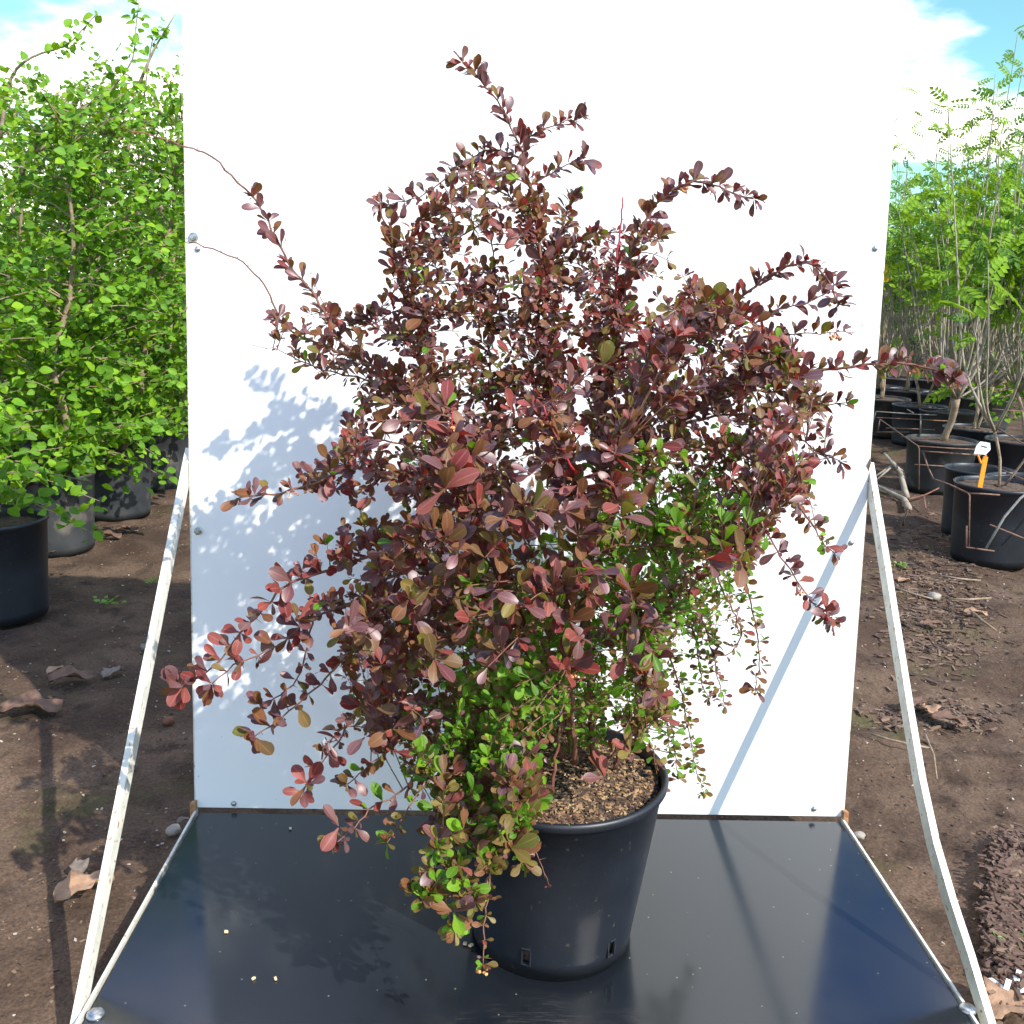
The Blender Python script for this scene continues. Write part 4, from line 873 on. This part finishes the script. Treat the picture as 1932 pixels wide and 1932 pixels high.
RS = [(1778, 828, 64, .34, 2.6, 110, 16, 'black pot with a forked trunk in it, behind the bent rusty rod', 'shrub on a pale forked trunk in the largest black pot'),
      (1850, 884, 63, .36, 0, 0, 0, 'empty black pot just behind the one with the orange stake', ''),
      (1886, 912, 80, .38, 2.2, 60, 5, 'black pot with the orange stake and white label in it', 'thin slanting stem growing from the pot with the orange stake'),
      (1662, 750, 54, .34, 2.75, 90, 16, 'black pot right beside the panel edge, behind the rod frame', 'shrub close to the right edge of the white panel'),
      (1736, 764, 50, .34, 3.0, 90, 16, 'black pot behind the forked trunk, left of it', 'tall shrub behind the forked trunk with whips high against the cloud'),
      (1838, 806, 55, .34, 3.0, 90, 18, 'black pot right of the forked trunk, with small weeds at the rim', 'tall shrub right of the forked trunk with a reddish leaning stem'),
      (1790, 774, 52, .34, 2.9, 90, 16, 'black pot just behind the forked trunk', 'shrub directly behind the forked trunk'),
      (1935, 830, 70, .34, 2.4, 90, 22, 'black pot at the right edge of the photo', 'dense shrub cut by the right edge of the photo'),
      (1945, 905, 80, .36, 0, 0, 0, 'large black pot at the right edge behind the rods', ''),
      (1655, 728, 46, .34, 2.3, 60, 14, 'black pot half hidden by the panel edge', 'low shrub half hidden behind the panel at the right'),
      (1710, 735, 46, .34, 2.5, 60, 15, 'black pot in the third right row, left one', 'shrub of the third right row nearest the panel'),
      (1775, 742, 46, .34, 2.7, 60, 15, 'black pot in the third right row, middle one', 'shrub in the middle of the third right row'),
      (1862, 752, 46, .34, 2.8, 60, 16, 'black pot in the third right row, right one', 'shrub at the right of the third row'),
      (1690, 712, 40, .34, 2.4, 40, 12, 'black pot in the farthest right row beside the panel', 'shrub of the farthest row beside the panel'),
      (1760, 716, 40, .34, 2.5, 40, 12, 'black pot in the farthest right row, central', 'shrub in the middle of the farthest right row'),
      (1840, 720, 40, .34, 2.7, 40, 12, 'black pot in the farthest right row, rightmost', 'shrub at the right of the farthest row')]
for i, (px, py, rp, H, TH, npt, nst, pl, tl) in enumerate(RS):
    c = rim_at(px, py, H); R = rp*proj(c+Vector((0, 0, H)))[2]/F
    pot('plant_pot', c, R, R*.86, H, pl, M_pot if i % 3 else M_pot_far, 'black pots of the right rows', 40, False, .02 if TH else .07)
    if TH: shrub_right(c+Vector((0, 0, H-.02)), TH-H, tl, npt, i, nst)
    if i == 0: YA = c.y-.30
    if i == 2: YB = c.y-.32; YS = c.y-.06
c = rim_at(1935, 790, .34); tree_left(c+Vector((0, 0, .3)), 2.35, 'round leaved tree at the right edge of the photo above the shaded pots', 120, 150, .05, .5, 40)
# bent rods in front of the pots
M_rod = noisy('rusty_rod', (.10, .055, .038), (.20, .11, .075), 40, .85); M_rodg = noisy('grey_rod', (.2, .19, .18), (.3, .29, .27), 40, .7)
def rod(segs, m, label):
    e = empty('rod_frame', segs[0][0], label, 'rod frame')
    for s in segs: mb = MB(); mb.tube(s, .0042, 6); mb.build('rod', m, e, True)
A5 = lambda x, y: (2500+x/2.147)*.618, 
def c5(x, y, Y): return at_y((2500+x/2.147)*.618, (900+y/2.147)*.618, Y)
rod([[c5(400, 815, YA+1.3), c5(520, 900, YA+.6), c5(650, 992, YA), c5(657, 1010, YA), c5(655, 1275, YA)], [c5(650, 992, YA+.01), c5(850, 1005, YA), c5(1060, 1015, YA)], [c5(380, 805, YA+1.3), c5(600, 815, YA+1.3), c5(900, 830, YA+1.3)],
     [c5(440, 873, YA+.9), c5(600, 878, YA+.9), c5(760, 885, YA+.9)], [c5(540, 930, YA+.5), c5(590, 933, YA+.5)], [c5(625, 1112, YA+.02), c5(845, 1125, YA+.02)], [c5(400, 815, YA+1.31), c5(385, 905, YA+1.31)], [c5(385, 900, YA+1.3), c5(590, 900, YA+1.3)]], M_rod, 'rusty bent rod frame around the pot with the forked trunk')
rod([[c5(683, 1032, YB+.55), c5(715, 1130, YB+.5), c5(752, 1208, YB+.4), c5(860, 1245, YB+.2), c5(975, 1300, YB), c5(988, 1315, YB), c5(983, 1650, YB)], [c5(985, 1302, YB+.01), c5(1080, 1305, YB), c5(1185, 1312, YB)], [c5(672, 1025, YB+.55), c5(860, 1038, YB+.5), c5(1060, 1052, YB+.5)], [c5(968, 1515, YB+.02), c5(965, 1655, YB+.02)], [c5(965, 1655, YB-.01), c5(1150, 1680, YB)]], M_rod, 'rusty bent rod frame in front of the pot with the orange stake')
rod([[c5(375, 765, YA+1.8), c5(665, 785, YA+1.8), c5(1040, 795, YA+1.8)], [c5(668, 787, YA+1.81), c5(666, 905, YA+1.8)], [c5(375, 765, YA+1.81), c5(350, 850, YA+1.8)], [c5(570, 745, YA+2.2), c5(620, 775, YA+1.9)]], M_rodg, 'grey rod frame behind the rusty ones, beside the panel')
def ed(x, y, Y): return at_y(x, y, Y)
rod([[ed(1875, 880, YB+.6), ed(1905, 893, YB+.5), ed(1932, 905, YB+.4), ed(1990, 930, YB+.2)], [ed(1880, 915, YB+.3), ed(1932, 945, YB+.2), ed(1990, 975, YB)], [ed(1870, 800, YB+.9), ed(1932, 838, YB+.7), ed(1990, 880, YB+.6)], [ed(1868, 990, YB), ed(1932, 1016, YB), ed(1980, 1036, YB)], [ed(1872, 772, YB+1.2), ed(1950, 778, YB+1.2)]], M_rod, 'rusty rods running out of the photo at the right edge')
mb = MB(); 
e = empty('grey_stick', ed(1870, 1030, YB-.05), 'thin grey stick leaning against the rods at the right edge', 'stick')
mb.tube([ed(1860, 1035, YB-.05), ed(1895, 975, YB-.05), ed(1925, 940, YB-.05), ed(1945, 925, YB-.05)], .006, 5); mb.build('stick', M_rodg, e, True)
# fallen grey branch
def br(segs, label, m=M_greyb):
    e = empty('fallen_branch', segs[0][0][0], label, 'branch')
    for s, r in segs: mb = MB(); mb.tube(s, r, 6); mb.build('twig', m, e, True)
def zz(x, y, h=.02):
    p = at_z((2500+x/2.147)*.618, (900+y/2.147)*.618, GZ+h); return p
br([([zz(430, 1040, .22), zz(490, 1110, .2), zz(535, 1170, .14), zz(560, 1270, .06), zz(580, 1330, .02)], [.008, .014, .016, .018, .016]), ([zz(490, 1110, .19), zz(370, 1190, .12)], [.008, .005]), ([zz(490, 1115, .19), zz(375, 1215, .1)], [.008, .005]),
    ([zz(370, 1245, .05), zz(480, 1300, .03), zz(560, 1340, .02), zz(590, 1400, .02)], [.009, .012, .016, .02]), ([zz(500, 1115, .18), zz(560, 1160, .12), zz(625, 1215, .05)], [.005, .004, .003]), ([zz(370, 1240, .04), zz(470, 1280, .03), zz(550, 1320, .02)], [.006, .008, .006])], 'grey forked branch fallen on the soil beside the panel edge')
br([([zz(550, 1510, .01), zz(560, 1460, .08), zz(583, 1415, .14)], [.005, .004, .003])], 'short brown twig sticking up from the chips right of the brace', M_bark)
br([([zz(590, 1340, .02), zz(700, 1310, .03), zz(790, 1265, .08)], [.007, .006, .004]), ([zz(700, 1400, .02), zz(690, 1320, .06)], [.005, .005])], 'dark reddish twig on the shaded soil left of the empty pot', M_stem)
br([([at_z(1640, 1383, GZ+.01), at_z(1680, 1396, GZ+.012), at_z(1757, 1412, GZ+.01)], [.003, .004, .003])], 'thin straight twig lying on the soil right of the panel', M_bark)
br([([at_z(1745, 1385, GZ+.01), at_z(1762, 1425, GZ+.012), at_z(1768, 1470, GZ+.01)], [.004, .003, .002])], 'thin curved twig hanging down from the brown pile', M_bark)
for i, (x0, y0, x1, y1, lb) in enumerate([(1680, 1105, 1760, 1130, 'pale stick among the chips nearest the brace'), (1770, 1085, 1850, 1095, 'straight twig on the chips below the rod'), (1790, 1130, 1870, 1128, 'long pale twig on the chips at the right'), (1830, 1150, 1880, 1190, 'slanting dark twig on the chips at the right')]):
    br([([at_z(x0, y0, GZ+.03), at_z((x0+x1)/2, (y0+y1)/2+2, GZ+.04), at_z(x1, y1, GZ+.03)], [.004, .005, .003])], lb, M_bark)
# stake with label
M_or = mat('orange_plastic', (.80, .28, .015), .5); M_lab = mat('label_white', (.78, .80, .82), .5); M_ink = mat('ink', (.03, .03, .04), .6)
sp_ = at_y(1855, 922, YS)
e = empty('plant_label', sp_, 'white plant label on an orange plastic stake standing in a black pot', 'plant label')
mb = MB(); a0 = at_y(1855, 925, YS); a1 = at_y(1852, 862, YS)
mb.box((a0+a1)/2, (.011, .003, (a1-a0).length/2), Matrix.Rotation(.05, 3, 'Y')); mb.tube([a1-Vector((0, 0, .03)), a1+Vector((.02, 0, .01))], .005, 5); mb.tube([a1-Vector((0, 0, .03)), a1+Vector((-.02, 0, .01))], .005, 5); mb.build('stake', M_or, e)
mb = MB(); cpt = [(1838, 856), (1842, 842), (1850, 833), (1868, 836), (1869, 848), (1860, 858)]
fr_ = [at_y(x, y, YS-.006) for x, y in cpt]; bk_ = [p+Vector((0, .004, 0)) for p in fr_]; n = len(fr_)
mb.add(fr_+bk_, [list(range(n)), list(range(n, 2*n))[::-1]]+[[i, (i+1) % n, n+(i+1) % n, n+i] for i in range(n)]); mb.build('tag', M_lab, e)
mb = MB()
for i in range(7):
    c = at_y(1851+i*1.8, 841+i*.5, YS-.0075); mb.box(c, (.0016, .0004, .0028))
mb.build('print', M_ink, e)
# yellow leaf tags beside the panel
M_y = mat('yellow', (.75, .48, .03), .6)
for i, (x, y) in enumerate([(1668, 507), (1671, 524)]):
    c = at_y(x, y, gpt(1690, 7.3).y); mb = MB(); V = [c+Vector(v) for v in ((-.028, 0, -.03), (.028, .012, -.026), (.03, .01, .03), (-.02, -.01, .034))]; V += [v+Vector((0, .003, 0)) for v in V]
    mb.add(V, [[0, 1, 2, 3], [7, 6, 5, 4], [0, 4, 5, 1], [1, 5, 6, 2], [2, 6, 7, 3], [3, 7, 4, 0]]); tag(mb.build('yellow_scrap', M_y), ('upper', 'lower')[i]+' yellow scrap caught in the stems beside the panel', 'scrap')
# white scraps bottom right
M_wp = mat('white_plastic', (.8, .82, .82), .4)
for i, (pp, lb) in enumerate([(((1868, 1846), (1898, 1868)), 'long white plastic strip on the soil at the lower right'), (((1900, 1822), (1918, 1850)), 'short white plastic strip standing up at the right edge'), (((1912, 1862), (1930, 1872)), 'curled white plastic scrap at the right edge')]):
    a_, b_ = at_z(*pp[0], GZ+.012), at_z(*pp[1], GZ+.02); mb = MB(); bar(mb, a_, b_, .009, .002); bar(mb, b_, b_+Vector((.012, .015, .01)), .009, .002); tag(mb.build('white_scrap', M_wp), lb, 'scrap', 'white plastic scraps')
# small weeds
M_weed = leafmat('weed', (.08, .2, .02), (.12, .27, .03), (.3, .5, .04), .35, veinf=.2, vein=(.2, .3, .1))
for px, py, s, lb in [(1852, 1022, .05, 'green weed at the foot of the pot with the orange stake'), (1698, 1072, .04, 'green weed among the chips right of the brace top'), (205, 1140, .04, 'small green seedling on the soil left of the brace'), (290, 1100, .03, 'tiny seedlings near the left brace'), (260, 915, .025, 'green sprig on the ground behind the left brace'), (1912, 1790, .03, 'weed near the white plastic strips')]:
    c = at_z(px, py, GZ+.01); e = empty('weed', c, lb, 'weed'); P, D, Nn, S = [], [], [], []
    for _ in range(26):
        a = random.uniform(0, 6.28); r = abs(random.gauss(0, s*.6)); P.append((c.x+r*math.cos(a), c.y+r*math.sin(a), c.z+random.random()*s*.6)); D.append((math.cos(a), math.sin(a), random.uniform(0, .8))); Nn.append((random.gauss(0, .3), -.3, 1)); S.append(s*random.uniform(.3, .6))
    leaf_soup('foliage', P, D, Nn, S, [0]*26, OV, [M_weed], e)

# ================================================================== far vegetation
random.seed(3); P, D, Nn, S, MI = [], [], [], [], []
for _ in range(16000):
    if random.random() < .75: a = random.uniform(-.9, .9)
    else: a = random.uniform(-3.14, 3.14)
    dist = random.uniform(24, 34); x = CAM.x+math.sin(a)*dist; y = CAM.y+math.cos(a)*dist
    hmax = 2.6+1.3*noise.noise(Vector((a*6, 0, 0)))+.8*noise.noise(Vector((a*20, 4, 0)))
    P.append((x, y, random.random()**.8*hmax)); D.append(tuple(RNG.normal(size=3))); Nn.append((random.gauss(0, .5), random.gauss(-.5, .5), .8)); S.append(random.uniform(.14, .3)); MI.append(random.choice((0, 1, 1)))
o = leaf_soup('far_hedge', P, D, Nn, S, MI, OV, [LB[1], LA[1]], None); tag(o, 'distant green hedge and brush beyond the nursery rows', 'hedge', None, 'stuff')
P, D, Nn, S, MI = [], [], [], [], []
for _ in range(5000):
    p = gpt(random.uniform(1640, 2000), random.uniform(12, 22)); P.append((p.x, p.y, random.random()*1.5)); D.append((random.gauss(0, .4), random.gauss(0, .4), 1)); Nn.append((random.gauss(0, 1), -1, .2)); S.append(random.uniform(.15, .5)); MI.append(random.choice((0, 0, 1)))
M_straw = mat('dry_stalk', (.22, .15, .09), .9)
ST = [obovate(3, .03, .1, .1, ov=True)]
o = leaf_soup('dry_brush', P, D, Nn, S, MI, ST, [M_straw, LA[1]], None); tag(o, 'dry brown stalks behind the potted shrubs on the right', 'brush', None, 'stuff')
